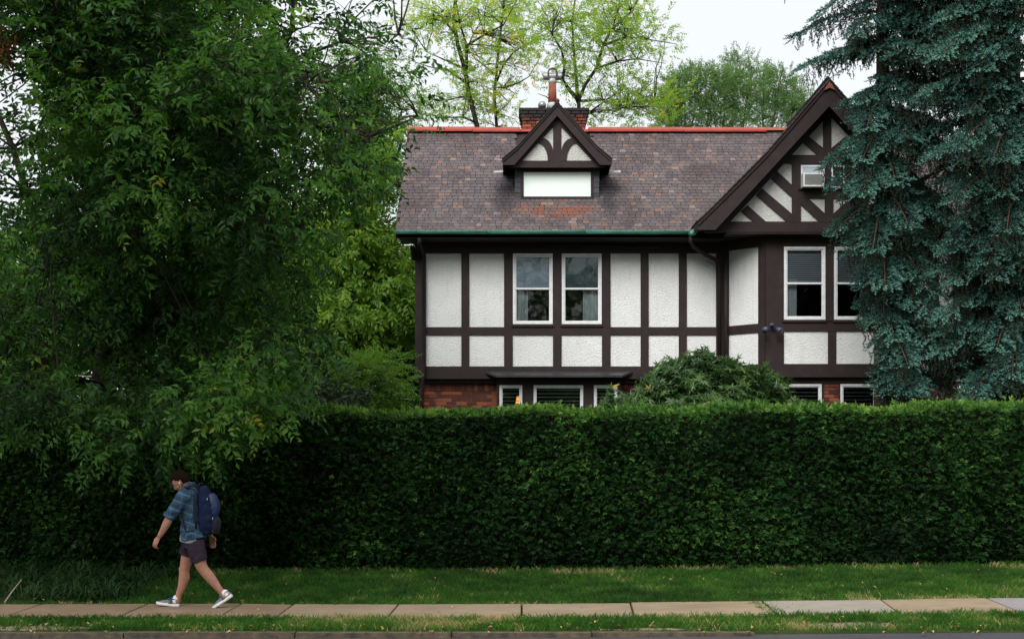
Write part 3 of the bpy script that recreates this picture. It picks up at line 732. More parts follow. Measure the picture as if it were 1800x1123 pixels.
MB().box(A1[0]+.1, B1[0]-.1, B3+.01, B3+.2, .3, wz(758.5, B3)).build('bay_base', M['mortar'], H)
# right hand end wall
for a, c in ((1635, 1650), (1676, 1692)): tb(a, c, 410, 663, proud=.03)
tb(1640, 1690, 408, 446, proud=.034, name='wall_plate'); tb(1640, 1690, 575, 589, proud=.026); tb(1640, 1690, 644, 664, proud=.04, name='bottom_beam')
tb(1612, 1690, 440, 650, proud=-.004, thick=.12, name='stucco_panel', mat=M['stucco'])
MB().box(8.2, xr, GF, GF+.2, .3, 3.4).build('brick_wall', M['mortar'], H)

# ---------------- dormer
DF = 30.35; DG = 30.15; DB = 30.0; cxd = 979.5
z_b = wz(349, DF)
dorm = MB().prism_x([(DF+.05, z_b-.02), (DF+.05, 8.2), (31.6, 8.2), (30.5, 7.2)], wx(905, DF)+.02, wx(1054, DF)-.02).build('dormer', M['slate'], H)
sl_m = [piece_mesh('cheek_slate', .125, .02, .15, t, M['slate'], .004) for t in (.2, .5, .8)]
for X in (910.3, 1048.2):
    z = z_b+.01
    while z < 8.0:
        s = link('cheek_slate', random.choice(sl_m), dorm); s.location = Vector((wx(X, DF)+random.uniform(-.004, .004), DF+.03, z+.07))-origin_of(dorm); s.rotation_euler = (math.radians(-5), 0, 0); z += .118
def dpiece(X0, X1, Y0, Y1, d, th, name='timber', mat=None): return MB().box(wx(X0, d), wx(X1, d), d, d+th, wz(Y1, d), wz(Y0, d)).build(name, mat or T, dorm)
dpiece(915.6, 920.5, 296, 349, DF, .12, 'dormer_frame'); dpiece(1038.5, 1043, 296, 349, DF, .12, 'dormer_frame')
dpiece(915.6, 1043, 345.5, 349.5, DF-.02, .12, 'dormer_sill'); dpiece(915.6, 1043, 294, 302.5, DF-.005, .12, 'dormer_head')
dpiece(920.5, 1038.5, 302.5, 345.5, DF+.02, .04, 'dormer_pane', M['pale_panel'])
def dgl(poly): return prz(poly, DG)
MB().prism(dgl([(905, 283), (1054, 283), (979.5, 200)]), DG+.02, DG+.12).build('stucco_panel', M['stucco'], dorm)
def dpoly(poly, k, name='timber', both=False):
    for s in ((0, 1) if both else (0,)):
        pl = [(2*cxd-x, y) for x, y in poly] if s else poly
        MB().prism(dgl(pl), DG-.002*k-.0006*s, DG+.05).build(name, T, dorm)
dpoly([(895, 282.6), (1064, 282.6), (1064, 294.5), (895, 294.5)], 1, 'dormer_beam')
dpoly([(972.3, 205), (986.7, 205), (986.7, 284), (972.3, 284)], 2, 'king_post')
dpoly([(917.7, 283), (945, 253), (953, 244), (972.3, 223.5), (979.5, 216), (979.5, 190), (890, 283)], 3, 'rake_timber', True)
arc = []; arc2 = []
for i in range(9):                           # curved brace: quarter ellipse from the rake down to the beam
    t = math.pi/2*i/8
    arc.append((946+(963-946)*math.sin(t)**1.0, 252+(283-252)*(1-math.cos(t)))); arc2.append((953+(972.5-953)*math.sin(t), 243+(270-243)*(1-math.cos(t))))
dpoly(arc+[(973, 284)]+arc2[::-1], 4, 'curved_brace', True)
dp = [(-.198, 8.016), (.12, 8.28), (.41, 8.604), (.954, 9.204)]; CX = .954
innd = [(CX, wz(203.6, DB)), (wx(904, DB), wz(290, DB)), (dp[0][0], wz(290, DB))]
for f in (lambda p: p, lambda p: [(2*CX-x, z) for x, z in p]):
    MB().prism(f(dp+innd), DB, DB+.04).build('bargeboard', T, dorm)
    MB().prism(f([(x-(.012 if x < .9 else 0), z+.012) for x, z in dp]+[(x, z-.035) for x, z in dp][::-1]), DB-.03, DB-.001).build('verge_moulding', T, dorm)
    MB().prism(f([(x, z+.025) for x, z in dp]+[(x, z-.07) for x, z in dp][::-1]), DB+.042, RY-.02).build('dormer_roof', M['slate'], dorm)
    # verge slates showing as small steps
    for i in range(26):
        t = i/25*(CX-dp[0][0]); x0 = dp[0][0]+t
        for (a, za_), (b_, zb_) in zip(dp, dp[1:]):
            if a <= x0 <= b_+1e-6: zz = za_+(zb_-za_)*(x0-a)/(b_-a); s = (zb_-za_)/(b_-a); break
        pl = f([(x0-.01, zz+.020), (x0+.05, zz+.020+s*.05), (x0+.04, zz+.045+s*.03), (x0-.015, zz+.040)])
        MB().prism(pl, DB-.055, DB+.3).build('verge_slate', M['slate'], dorm)
MB().tube([(CX, DB, 9.2), (CX, DB, 9.27)], [.05, .025], 8).build('finial', M['terracotta'], dorm)
MB().ell((CX, DB, 9.29), (.035, .035, .035), 8, 6).build('finial_ball', M['terracotta'], dorm, True)
for sg in (1, -1):                           # lead soakers at the feet
    X = lambda v: wx(cxd+sg*(v-cxd), 30.3)
    for (a, c, ya, yb, dd) in ((868, 884, 299, 304, 30.4), (876, 892, 279, 282, 30.9)):
        xa, xc = sorted((X(a), X(c))); z0 = wz(yb, 30.3); MB().add([(xa, dd-.4, z0), (xc, dd-.4, z0-.01), (xc, dd+.1, z0+.30), (xa, dd+.1, z0+.26), (xa, dd-.4, z0-.01), (xc, dd-.4, z0-.02), (xc, dd+.1, z0+.29), (xa, dd+.1, z0+.25)] if False else
            [(xa, 30.24, z0), (xc, 30.24, z0+.01), (xc, 30.42, wz(ya, 30.3)+.02), (xa, 30.42, wz(ya, 30.3)), (xa, 30.24, z0-.01), (xc, 30.24, z0), (xc, 30.42, wz(ya, 30.3)+.01), (xa, 30.42, wz(ya, 30.3)-.01)],
            [(0,1,2,3),(7,6,5,4),(0,4,5,1),(1,5,6,2),(2,6,7,3),(3,7,4,0)]).build('flashing', M['lead'], dorm)

# ---------------- chimney
CY = 33.35
chim = MB().box(wx(919, CY)+.02, wx(1030, CY)-.02, CY+.02, CY+.8, 8.2, wz(196, CY)).build('chimney', M['mortar'], H)
def cz(Y): return wz(Y, CY)
rows_ = [(232, 919, 1029, 0), (226.5, 919, 1029, 0), (221, 918.5, 1029.5, 0), (215.5, 918, 1030, .01), (210, 916.5, 1031.5, .03), (204.5, 915, 1033, .05), (199, 913.5, 1034.5, .07), (193.7, 912.5, 1035.5, .085)]
bm = [piece_mesh('brick', .195, .11, .062, t, M['sooty_brick'], .002) for t in (.05, .2, .35, .5, .65, .8, .95)]
for i, (yy, a, c, pj) in enumerate(rows_):
    x0, x1 = wx(a, CY), wx(c, CY); n = round((x1-x0)/.205); st = (x1-x0)/n; sh = (i % 2)*.5
    for k in range(n+(1 if sh else 0)):
        xc = x0+st*(k+.5-sh); sc = 1.0
        if xc-.1 < x0: xc = x0+.05; sc = .48
        if xc+.1 > x1: xc = x1-.05; sc = .48
        s = link('brick', random.choice(bm), chim); s.location = Vector((xc, CY-pj+.04+random.uniform(-.004, .004), cz(yy)))-origin_of(chim); s.scale = (sc*st/.205*.94, 1, 1)
    for xs_, y_ in ((x0+.05, 0), (x1-.05, 0)):      # returns on the sides
        for j in range(4):
            s = link('brick', random.choice(bm), chim); s.location = Vector((xs_, CY+.16+j*.2-pj, cz(yy)))-origin_of(chim); s.rotation_euler = (0, 0, math.pi/2)
MB().box(wx(913, CY), wx(1035, CY), CY-.07, CY+.8, cz(196), cz(191.2)).build('chimney_cap', simple('sooty_cap', (.02, .018, .018), (.06, .05, .048), 12, .9, .5, .01), chim)
FX, FYc = wx(971, CY+.4), CY+.4
def fz(Y): return wz(Y, CY+.4)
FL = empty('flue', (FX, FYc, fz(191))); FL.parent = H; FL.location = Vector((FX, FYc, fz(191)))-Vector(H.location)
k = .0135
MB().lathe((FX, FYc, 0), [(.13, fz(193)), (.13, fz(184)), (.10, fz(181))], 16).build('flue_base', M['lead'], FL, True)
MB().lathe((FX, FYc, 0), [(.105, fz(183)), (.088, fz(146))], 16).build('flue_pipe', M['terracotta'], FL, True)
MB().lathe((FX, FYc, 0), [(.092, fz(147)), (.078, fz(139))], 16).build('flue_collar', M['lead'], FL, True)
m = MB(); zc = fz(134)
m.tube([(FX-.215, FYc, zc-.015), (FX-.21, FYc, zc-.012), (FX+.21, FYc, zc-.012), (FX+.215, FYc, zc-.015)], [.06, .085, .085, .06], 18); m.build('wind_cap', M['grey_metal'], FL)
m = MB(); rg = []; 
for i in range(17):
    t = -.5+(math.pi+1.0)*i/16; rg.append((FX+.105*math.cos(t), FYc-.11, zc+.035+.115*math.sin(t)))
m.tube(rg, .020, 6); m.build('cap_ring', M['dark_metal'], FL, True)
MB().lathe((wx(953, CY+.2), CY+.25, 0), [(.09, fz(192)), (.10, fz(187)), (.07, fz(183)), (.05, fz(182))], 12).build('flue_stub', M['grey_metal'], FL, True)
# ---------------- things fixed to the house
ac = empty('air_conditioner', W(1430, 315, GW-.15), 'small white window air conditioner jutting out beneath the front gable', 'air conditioner')
dA = GW-.26; m = MB(); x0, x1, z0, z1 = wx(1412, dA), wx(1448, dA), wz(328, dA), wz(304, dA)
m.box(x0, x1, dA+.012, GW+.02, z0, z1); m.build('casing', M['white_paint'], ac)
m = MB(); m.box(x0, x0+.03, dA, dA+.011, z0, z1).box(x1-.03, x1, dA, dA+.011, z0, z1).box(x0+.03, x1-.03, dA, dA+.011, z0, z0+.03).box(x0+.03, x1-.03, dA, dA+.011, z1-.03, z1); m.build('front_frame', M['white_paint'], ac)
for i in range(9):
    zz = z0+.042+i*(z1-z0-.075)/8.6; MB().box(x0+.032, x1-.032, dA+.002, dA+.010, zz, zz+.011).build('louvre', M['grey_metal'], ac)
fl = empty('floodlight', W(1357, 577, B2-.1), 'blue-grey twin floodlight on the bay corner post', 'lamp')
MB().tube([W(1357, 573, B2-.0), W(1357, 573, B2-.14)], .03, 8).build('mount', M['blue_lamp'], fl, True)
for sx_, dx, dy in ((-1, 1350, 576), (1, 1364, 577)):
    c = W(dx, dy, B2-.17); t = c+Vector((sx_*.09, -.10, -.06)); MB().tube([c, c+(t-c)*.4, t], [.028, .05, .072], 10).build('lamp_head', M['blue_lamp'], fl, True)
MB().ell(W(1357, 571, B2-.14), (.055, .05, .04), 10, 7).build('sensor', M['blue_lamp'], fl, True)
lamp = empty('table_lamp', (wx(911.5, 30.9), 30.9, 2.2), 'glowing amber table lamp seen through the narrow ground floor window', 'lamp')
b = NB('lamp_glow'); e = b.n('ShaderNodeEmission'); e.inputs[0].default_value = (1, .45, .08, 1); e.inputs[1].default_value = 1.3; b.done(e)
zl = wz(702, 30.9); xl_ = wx(911.5, 30.9)
MB().lathe((xl_, 30.9, 0), [(.065, zl-.09), (.04, zl+.07)], 14).build('lamp_shade', b.m, lamp, True)
MB().lathe((xl_, 30.9, 0), [(.09, 1.75), (.03, 1.8), (.05, 2.2), (.02, zl-.1)], 12).build('lamp_stand', M['dark_metal'], lamp, True)
# ================================================================== VEGETATION
def nrm(v): return v/np.linalg.norm(v, axis=1, keepdims=True).clip(1e-6)
def pxp(X, Y, d):                                   # arrays -> world points
    X = np.asarray(X, float); Y = np.asarray(Y, float); d = np.asarray(d, float)
    return np.stack([(X-HX)/F*d, d, CH+(HY-Y)/F*d], axis=-1)
def sprays(n, *a, **k): return [spray(*a, **k) for _ in range(n)]
def curved(p, q, n=4, sag=.0, wob=.12):
    p, q = Vector(p), Vector(q); L = (q-p).length; o = []
    for i in range(n+1):
        t = i/n; v = p.lerp(q, t); k = math.sin(math.pi*t)
        v += Vector((random.uniform(-1, 1), random.uniform(-1, 1), random.uniform(-1, 1)))*wob*L*.25*(0 if i in (0, n) else 1)
        v.z += sag*k*L; o.append(v)
    return o
def wood(mb, anchors, centers, r0=.03, sides=4, twigs=2, tr=.5, sag=.06):
    """branches joining foliage clumps to the nearest limb point"""
    A = np.array([tuple(a) for a in anchors]); out = []
    for c in centers:
        d = A-np.array(c); k = (d**2).sum(1)+np.where(A[:, 2] > c[2]+.3, 1.5, 0)
        a = A[np.argmin(k)]
        pts = curved(a, c, 4, sag)
        mb.tube(pts, [r0*(1-.17*i) for i in range(5)], sides, cap=False)
        for _ in range(twigs):
            e = Vector(c)+Vector((random.gauss(0, tr), random.gauss(0, tr), random.gauss(0, tr*.7)))
            s = pts[random.choice((2, 3, 4))]; mb.tube(curved(s, e, 3, .03), [r0*.35, r0*.27, r0*.2, r0*.12], 3, cap=False)
        out.append(pts)
    return out
def densify(pts, step=.35):
    o = []
    for p, q in zip(pts, pts[1:]):
        p, q = Vector(p), Vector(q); n = max(1, int((q-p).length/step))
        o += [p.lerp(q, i/n) for i in range(n)]
    return o+[Vector(pts[-1])]
def make_tree(name, label, cat, base, limbs, clumps, nspr, tm, leafmat, bark, group=None, crad=.4, outc=None, droop=.5, tonef=None, scl=(.8, 1.2), r0=.03, twigs=2, sides=4, minY=None, tilt=.35):
    """limbs: [(pts, r_start, r_end)], clumps: (N,3) array"""
    t = empty(name, base, label, cat, group)
    tk = MB(); anchors = []
    for pts, ra, rb in limbs:
        pts = [Vector(p) for p in pts]; dn = densify(pts, .6); 
        dn = [p+Vector((random.uniform(-1, 1), random.uniform(-1, 1), 0))*ra*.25 if 0 < i < len(dn)-1 else p for i, p in enumerate(dn)]
        n = len(dn); tk.tube(dn, [ra+(rb-ra)*(i/(n-1))**.8 for i in range(n)], 8 if ra > .08 else 6); anchors += dn[n//5:] if ra > .15 else dn
    tk.build('trunk', bark, t, True)
    bm = MB(); wood(bm, anchors, clumps, r0, sides, twigs, crad*.8)
    if bm.v: bm.build('branches', bark, t, True)['kind'] = 'stuff'
    N = len(clumps); C = np.repeat(clumps, nspr, axis=0); ct = RS.rand(N)
    g = RS.normal(0, 1, C.shape); g = g/np.maximum(1, np.linalg.norm(g, axis=1, keepdims=True)/1.7)
    P = C+g*np.array([crad, crad, crad*.62])
    oc = np.array(outc if outc is not None else clumps.mean(0))
    D = nrm(g)*.8+nrm(P-oc)*.55+RS.normal(0, .35, P.shape); D[:, 2] -= droop
    D = nrm(D); U = np.array([0, 0, 1.])+RS.normal(0, tilt, P.shape)
    # blades face up and outward, as leaves do
    U += nrm(P-oc)*.5
    R = basis(D, U); sc = RS.uniform(*scl, len(P))
    tone = .30+.34*np.repeat(ct, nspr)+RS.normal(0, .07, len(P)) if tonef is None else tonef(P, np.repeat(ct, nspr))
    if minY is not None:
        k = P[:, 1] > minY(P); P, R, sc, tone = P[k], R[k], sc[k], tone[k]
    scatter('crown', [x[0] for x in tm], P, R, sc, tone, leafmat, t)
    return t, P, R, sc, tone
def in_poly(X, Y, poly):
    c = np.zeros(len(X), bool); n = len(poly)
    for i in range(n):
        x1, y1 = poly[i]; x2, y2 = poly[(i+1) % n]
        k = ((y1 > Y) != (y2 > Y)) & (X < (x2-x1)*(Y-y1)/((y2-y1) if y2 != y1 else 1e-9)+x1); c ^= k
    return c
def poly_clumps(poly, n, d0, d1, holes=()):
    xs = [p[0] for p in poly]; ys = [p[1] for p in poly]; out = []
    while len(out) < n:
        X = RS.uniform(min(xs), max(xs), n); Y = RS.uniform(min(ys), max(ys), n); d = RS.uniform(d0, d1, n)
        k = in_poly(X, Y, poly)
        for hx, hy, hr in holes: k &= (X-hx)**2+(Y-hy)**2 > hr*hr
        out += list(pxp(X, Y, d)[k])
    return np.array(out[:n])
def ell_clumps(cx, cy, rx, ry, d0, d1, n, shell=.0):
    v = RS.normal(0, 1, (n, 3)); v = nrm(v); r = (shell+(1-shell)*RS.rand(n))**(1/2.2)
    return pxp(cx+rx*v[:, 0]*r, cy+ry*v[:, 2]*r, (d0+d1)/2+(d1-d0)/2*v[:, 1]*r)

# ---- leaf colours (albedo)
M['leaf_near'] = leaf_mat('broad_dark_leaf', [(0, (.008, .028, .008)), (.35, (.030, .096, .018)), (.7, (.078, .195, .034)), (.92, (.16, .31, .055)), (1, (.36, .30, .03))], .40, .45, 1.8, .32)
M['leaf_mid'] = leaf_mat('mid_green_leaf', [(0, (.03, .085, .015)), (.5, (.075, .18, .028)), (1, (.17, .29, .045))], .45, .5, 1.7)
M['leaf_bright'] = leaf_mat('bright_yellow_green_leaf', [(0, (.06, .15, .02)), (.5, (.14, .26, .035)), (1, (.30, .40, .05))], .45, .5, 1.6)
M['leaf_locust'] = leaf_mat('light_locust_leaf', [(0, (.13, .25, .04)), (.45, (.25, .40, .065)), (.75, (.42, .54, .08)), (.88, (.68, .54, .05)), (1, (.70, .38, .06))], .55, .6, 1.4, .2)
M['leaf_soft'] = leaf_mat('soft_green_leaf', [(0, (.08, .16, .075)), (.5, (.115, .215, .085)), (1, (.21, .32, .12))], .45, .6, 1.4, .2)
M['leaf_deep'] = leaf_mat('deep_evergreen_leaf', [(0, (.012, .030, .014)), (.5, (.024, .055, .022)), (1, (.045, .09, .03))], .2, .6)
M['leaf_hedge'] = leaf_mat('arborvitae_leaf', [(0, (.005, .018, .005)), (.3, (.011, .040, .010)), (.55, (.029, .092, .019)), (.8, (.085, .19, .032)), (1, (.18, .31, .06))], .22, .7, 1.6, .12)
M['leaf_rhodo'] = leaf_mat('glossy_shrub_leaf', [(0, (.020, .055, .018)), (.5, (.050, .112, .032)), (.9, (.11, .20, .05)), (1, (.45, .30, .02))], .2, .35)
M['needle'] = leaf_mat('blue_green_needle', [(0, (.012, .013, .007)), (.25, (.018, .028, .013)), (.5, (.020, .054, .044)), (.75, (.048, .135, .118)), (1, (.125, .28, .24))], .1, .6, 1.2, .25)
M['grass'] = leaf_mat('lawn_grass', [(0, (.014, .040, .008)), (.4, (.028, .095, .012)), (.75, (.06, .15, .02)), (.90, (.15, .20, .05)), (1, (.36, .28, .15))], .25, .6, 1.5, .15)
M['strap'] = leaf_mat('strap_leaf', [(0, (.008, .024, .008)), (.6, (.02, .055, .018)), (1, (.045, .09, .03))], .25, .6, 1.5, .15)

# ================================================================== clipped hedge
def hedge_top(x): return 2.43+.012*max(0, x)+.03*math.sin(x*1.9+1)+.02*math.sin(x*4.3)
HX0, HX1, HY0, HY1 = -11.0, 11.0, 20.2, 21.5
hedge = empty('hedge', (0, 20.9, .15), 'long clipped dark green conifer hedge running behind the lawn', 'hedge')
core = MB(); nxs = 90
for i in range(nxs):
    xa, xb = HX0+(HX1-HX0)*i/nxs, HX0+(HX1-HX0)*(i+1)/nxs
    core.box(xa, xb, HY0+.36, HY1-.1, .1, hedge_top(xa)-.06)
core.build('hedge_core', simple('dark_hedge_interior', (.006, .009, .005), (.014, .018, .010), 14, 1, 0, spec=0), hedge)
def fan(n, L, spread, rnd):
    """flat scale-leaf fan: central strip and side fingers, in the XY plane"""
    V = []; T_ = []; To = []
    def finger(p, a, l, w, dz, t):
        k = len(V); c, s = math.cos(a), math.sin(a); q = lambda u, v, z: (p[0]+u*c-v*s, p[1]+u*s+v*c, p[2]+z)
        V.extend([q(0, -w*.3, 0), q(l*.55, -w, dz*.5), q(l, 0, dz), q(l*.55, w, dz*.5)]); T_.extend([(k, k+1, k+2), (k, k+2, k+3)]); To.extend([t-.08, t, t+.10, t])
    for i in range(n):
        a = math.radians(-spread+2*spread*i/(n-1))+rnd.uniform(-.15, .15); l = L*(1-.35*abs(a)/math.radians(spread))*rnd.uniform(.8, 1.15)
        finger((0, 0, 0), a, l, l*.12, rnd.uniform(-.25, .05)*l, rnd.uniform(-.05, .05))
        if i == 1: finger((l*.45*math.cos(a), l*.45*math.sin(a), 0), a+.6*rnd.choice((-1, 1)), l*.4, l*.09, -.05*l, rnd.uniform(-.05, .08))
    return np.array(V), np.array(T_), np.array(To)
fans = [fan(3, .098, 38, random) for _ in range(8)]
fine = [fan(3, .10, 40, random) for _ in range(4)]
def vnoise(P, s, seed=0):
    return np.array([mnoise.noise(Vector((p[0]*s+seed, p[1]*s, p[2]*s))) for p in P])
nF = 52000; x = RS.uniform(-8.2, 9.0, nF); topz = np.array([hedge_top(a) for a in x]); z = .12+(topz-.12)*RS.rand(nF)**.95
bulge = .10*np.sin(x*1.3+z*1.1)+.08*np.sin(x*3.1-z*1.7)+.06*np.sin(x*7.3+z*2.2)
lowin = np.clip((.55-z)/.55, 0, 1)*.16
P = np.stack([x, HY0+.02+bulge*.6+lowin+RS.uniform(-.06, .16, nF), z], 1)
D = np.stack([RS.normal(0, .75, nF), -RS.uniform(.5, 1.1, nF), RS.normal(-.10, .35, nF)], 1)
U = np.stack([RS.normal(0, .7, nF), RS.normal(-.3, .5, nF), RS.uniform(.3, 1, nF)], 1)
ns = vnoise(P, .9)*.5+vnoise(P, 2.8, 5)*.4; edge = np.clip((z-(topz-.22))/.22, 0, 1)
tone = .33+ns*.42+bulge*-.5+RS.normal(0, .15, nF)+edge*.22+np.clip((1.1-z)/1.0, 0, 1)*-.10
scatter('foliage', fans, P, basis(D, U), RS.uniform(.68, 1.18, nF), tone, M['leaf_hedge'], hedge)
nT = 15500; x = RS.uniform(-8.2, 9.0, nT); y = HY0+RS.rand(nT)**1.2*(HY1-HY0); topz = np.array([hedge_top(a) for a in x])
bump = np.clip(vnoise(np.stack([x, y*0, y*0], 1), 1.3, 9), 0, 1)*.14+.05*np.exp(-((x-2.9)/.6)**2)
P = np.stack([x, y, topz-.05+RS.uniform(-.05, .05, nT)+bump*.6], 1)
D = np.stack([RS.normal(0, .5, nT), RS.normal(-.25, .5, nT), RS.uniform(.5, 1.2, nT)], 1); P[:, 2] += np.where(RS.rand(nT) < .04, RS.uniform(0, .09, nT), 0)
U = np.stack([RS.normal(0, .6, nT), -RS.uniform(.2, 1, nT), RS.normal(0, .4, nT)], 1)
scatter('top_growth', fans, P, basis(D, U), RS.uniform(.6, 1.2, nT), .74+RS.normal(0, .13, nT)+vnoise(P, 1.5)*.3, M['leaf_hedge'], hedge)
nB = 3500; x = RS.uniform(-8, 9, nB); z = RS.uniform(.2, 2.4, nB); P = np.stack([x, HY1+RS.uniform(-.1, .05, nB), z], 1)
D = np.stack([RS.normal(0, .5, nB), RS.uniform(.5, 1, nB), RS.normal(.1, .4, nB)], 1)
scatter('rear_foliage', fine, P, basis(D, np.tile([0, 0, 1.], (nB, 1))+RS.normal(0, .4, P.shape)), RS.uniform(1, 1.8, nB), .35+RS.normal(0, .1, nB), M['leaf_hedge'], hedge)

# ================================================================== lawn and verge grass
def tuft(n, h, spreadr, rnd):
    V = []; T_ = []; To = []
    for i in range(n):
        a = rnd.uniform(0, 6.28); x0, y0 = rnd.gauss(0, spreadr), rnd.gauss(0, spreadr); hh = h*rnd.uniform(.6, 1.2); w = rnd.uniform(.0025, .0045); lean = rnd.uniform(.1, .7)*hh; b = rnd.uniform(0, 6.28)
        k = len(V); dx, dy = math.cos(a)*w, math.sin(a)*w; lx, ly = math.cos(b)*lean, math.sin(b)*lean
        V += [(x0-dx, y0-dy, 0), (x0+dx, y0+dy, 0), (x0+lx*.35, y0+ly*.35, hh*.6), (x0+lx, y0+ly, hh)]
        T_ += [(k, k+1, k+2), (k+1, k+3, k+2)]; t = rnd.uniform(-.1, .1); To += [t-.1, t-.1, t, t+.08]
    return np.array(V), np.array(T_), np.array(To)
tufts = [tuft(5, .065, .022, random) for _ in range(10)]
def grass_area(name, n, x0, x1, y0, y1, keep, tonef, sc=(.7, 1.2), label=None):
    x = RS.uniform(x0, x1, n); y = RS.uniform(y0, y1, n); k = keep(x, y); x, y = x[k], y[k]
    P = np.stack([x, y, np.array([ground_z(a, b_) for a, b_ in zip(x, y)])-.004], 1)
    th = RS.uniform(0, 6.28, len(x)); c, s = np.cos(th), np.sin(th); R = np.zeros((len(x), 3, 3)); R[:, 0, 0] = c; R[:, 0, 1] = -s; R[:, 1, 0] = s; R[:, 1, 1] = c; R[:, 2, 2] = 1
    o = scatter(name, tufts, P, R, RS.uniform(*sc, len(x)), tonef(P), M['grass']); o['label'] = label; o['category'] = 'grass'; return o
def lawn_tone(P):
    return np.clip((P[:, 1]-19.5)/.5, 0, 1)*np.clip(vnoise(P*[1, 1, 0], 1.7, 21)+.25, 0, 1)*1.1*(RS.rand(len(P)) < .6)+.36+vnoise(P*[1, 1, 0], .55, 3)*.45+vnoise(P*[1, 1, 0], 2.5, 8)*.5+np.clip(P[:, 0]*.012, 0, .1)+RS.normal(0, .10, len(P))+np.clip((17.35-P[:, 1])/.3, 0, 1)*.15+np.where(RS.rand(len(P)) < .03, .4, 0)
nzv = lambda x, y, s, sd: vnoise(np.stack([x, y, x*0], 1), s, sd)
grass_area('lawn_grass', 25000, -8.5, 8.8, 17.07, 20.3, lambda x, y: ((x > -4.6-.4*RS.rand(len(x))) | (RS.rand(len(x)) < .12)) & (RS.rand(len(x)) < 1-.5*(np.clip((y-19.6)/.6, 0, 1))), lawn_tone, label='short green lawn between the hedge and the sidewalk')
def verge_keep(x, y):
    n = nzv(x, y, 2.2, 4)*1.6; p1 = ((x-3.5)/.85)**2+((y-14.95)/.26)**2+n; p2 = ((x+5.2)/1.0)**2+((y-14.85)/.22)**2+n; p3 = ((x-1.4)/.6)**2+((y-14.75)/.12)**2+n
    return ((p1 > .75) & (p2 > .75) & (p3 > .75) | (RS.rand(len(x)) < .08)) & (y < 15.63+.08*nzv(x, y*0, 3, 2)) & (RS.rand(len(x)) < 1-.45*np.clip((14.85-y)/.25, 0, 1))
grass_area('verge_grass', 14500, -7.2, 7.4, 14.6, 15.75, verge_keep, lambda P: lawn_tone(P)+.06, (.65, 1.25), label='ragged strip of grass between the sidewalk and the kerb')
grass_area('edge_grass', 1100, -7.2, 7.4, 16.99, 17.12, lambda x, y: RS.rand(len(x)) < .75, lambda P: lawn_tone(P)+.15, (.6, 1.0), label='tufts of grass creeping over the back edge of the sidewalk')
# tufts in the slab joint at the right
grass_area('joint_grass', 160, 2.72, 3.05, 15.8, 17.0, lambda x, y: abs(x-(2.98-(y-15.68)*.02)) < .14, lambda P: lawn_tone(P)+.1, (.5, .8), label='grass sprouting in the paving joint beside the grey slab')
# fallen leaves along the kerb
tb_dead = None
lv = [(leaf_shape(.05, .03, .3, .3)[0], leaf_shape(.05, .03)[1], np.zeros(6))]
n = 260; x = RS.uniform(-7, 7.2, n); y = np.where(RS.rand(n) < .6, RS.uniform(14.35, 14.9, n), RS.uniform(14.6, 19.6, n))
P = np.stack([x, y, np.array([ground_z(a, b_) if b_ > 14.56 else -.03 for a, b_ in zip(x, y)])+.018+np.where((y > 15.7) & (y < 17), 0, .03)], 1)
D = RS.normal(0, 1, (n, 3))*[1, 1, .2]
M['dead_leaf'] = leaf_mat('fallen_leaf', [(0, (.16, .08, .03)), (.5, (.35, .22, .10)), (1, (.50, .36, .12))], .1, .7)
o = scatter('fallen_leaves', lv, P, basis(D, np.tile([0, 0, 1.], (n, 1))+RS.normal(0, .25, (n, 3))), RS.uniform(.6, 1.2, n), RS.rand(n), M['dead_leaf']); o['label'] = 'dry fallen leaves scattered along the verge and lawn'; o['category'] = 'leaves'
# ---- strap-leaved bed at the left under the hedge
def strap(n, L, rnd):
    V = []; T_ = []; To = []
    for i in range(n):
        a = rnd.uniform(0, 6.28); l = L*rnd.uniform(.6, 1.15); w = rnd.uniform(.008, .014); up = rnd.uniform(.5, .95); k0 = len(V); m = 6; px_ = rnd.gauss(0, .04); py_ = rnd.gauss(0, .04)
        for j in range(m+1):
            t = j/m; r = l*(t*(1-up)+.75*t*t*up); zz = l*(up*1.0*t-.85*up*t*t*t); ww = w*(1-t**2.5)+.0005
            V += [(px_+r*math.cos(a)-ww*math.sin(a), py_+r*math.sin(a)+ww*math.cos(a), zz), (px_+r*math.cos(a)+ww*math.sin(a), py_+r*math.sin(a)-ww*math.cos(a), zz)]; To += [t*.25-.1]*2
        T_ += [q for j in range(m) for q in ((k0+2*j, k0+2*j+1, k0+2*j+3), (k0+2*j, k0+2*j+3, k0+2*j+2))]
    return np.array(V), np.array(T_), np.array(To)
straps = [strap(13, .62, random) for _ in range(6)]
n = 150; x = RS.uniform(-8.2, -4.3, n); y = RS.uniform(17.25, 19.9, n); k = (x < -4.9+.35*RS.rand(n)) | (y > 18.6); x, y = x[k], y[k]
P = np.stack([x, y, np.array([ground_z(a, b_) for a, b_ in zip(x, y)])], 1); R = basis(RS.normal(0, 1, P.shape)*[1, 1, 0], np.tile([0, 0, 1.], (len(P), 1)))
o = scatter('strap_leaf_bed', straps, P, R, RS.uniform(.7, 1.1, len(P)), .45+RS.normal(0, .18, len(P)), M['strap']); o['label'] = 'arching strap-leaved ground cover spilling beside the sidewalk at left'; o['category'] = 'ground cover'
tw = MB(); tw.tube([W(8, 1058, 17.15), W(22, 1038, 17.3), W(38, 1018, 17.4)], [.010, .008, .004], 5)
tw.build('dry_stalk', simple('dry_stalk', (.25, .22, .17), (.35, .32, .25), 20), None, label='pale dry stalk leaning in the strap-leaved bed', cat='twig')

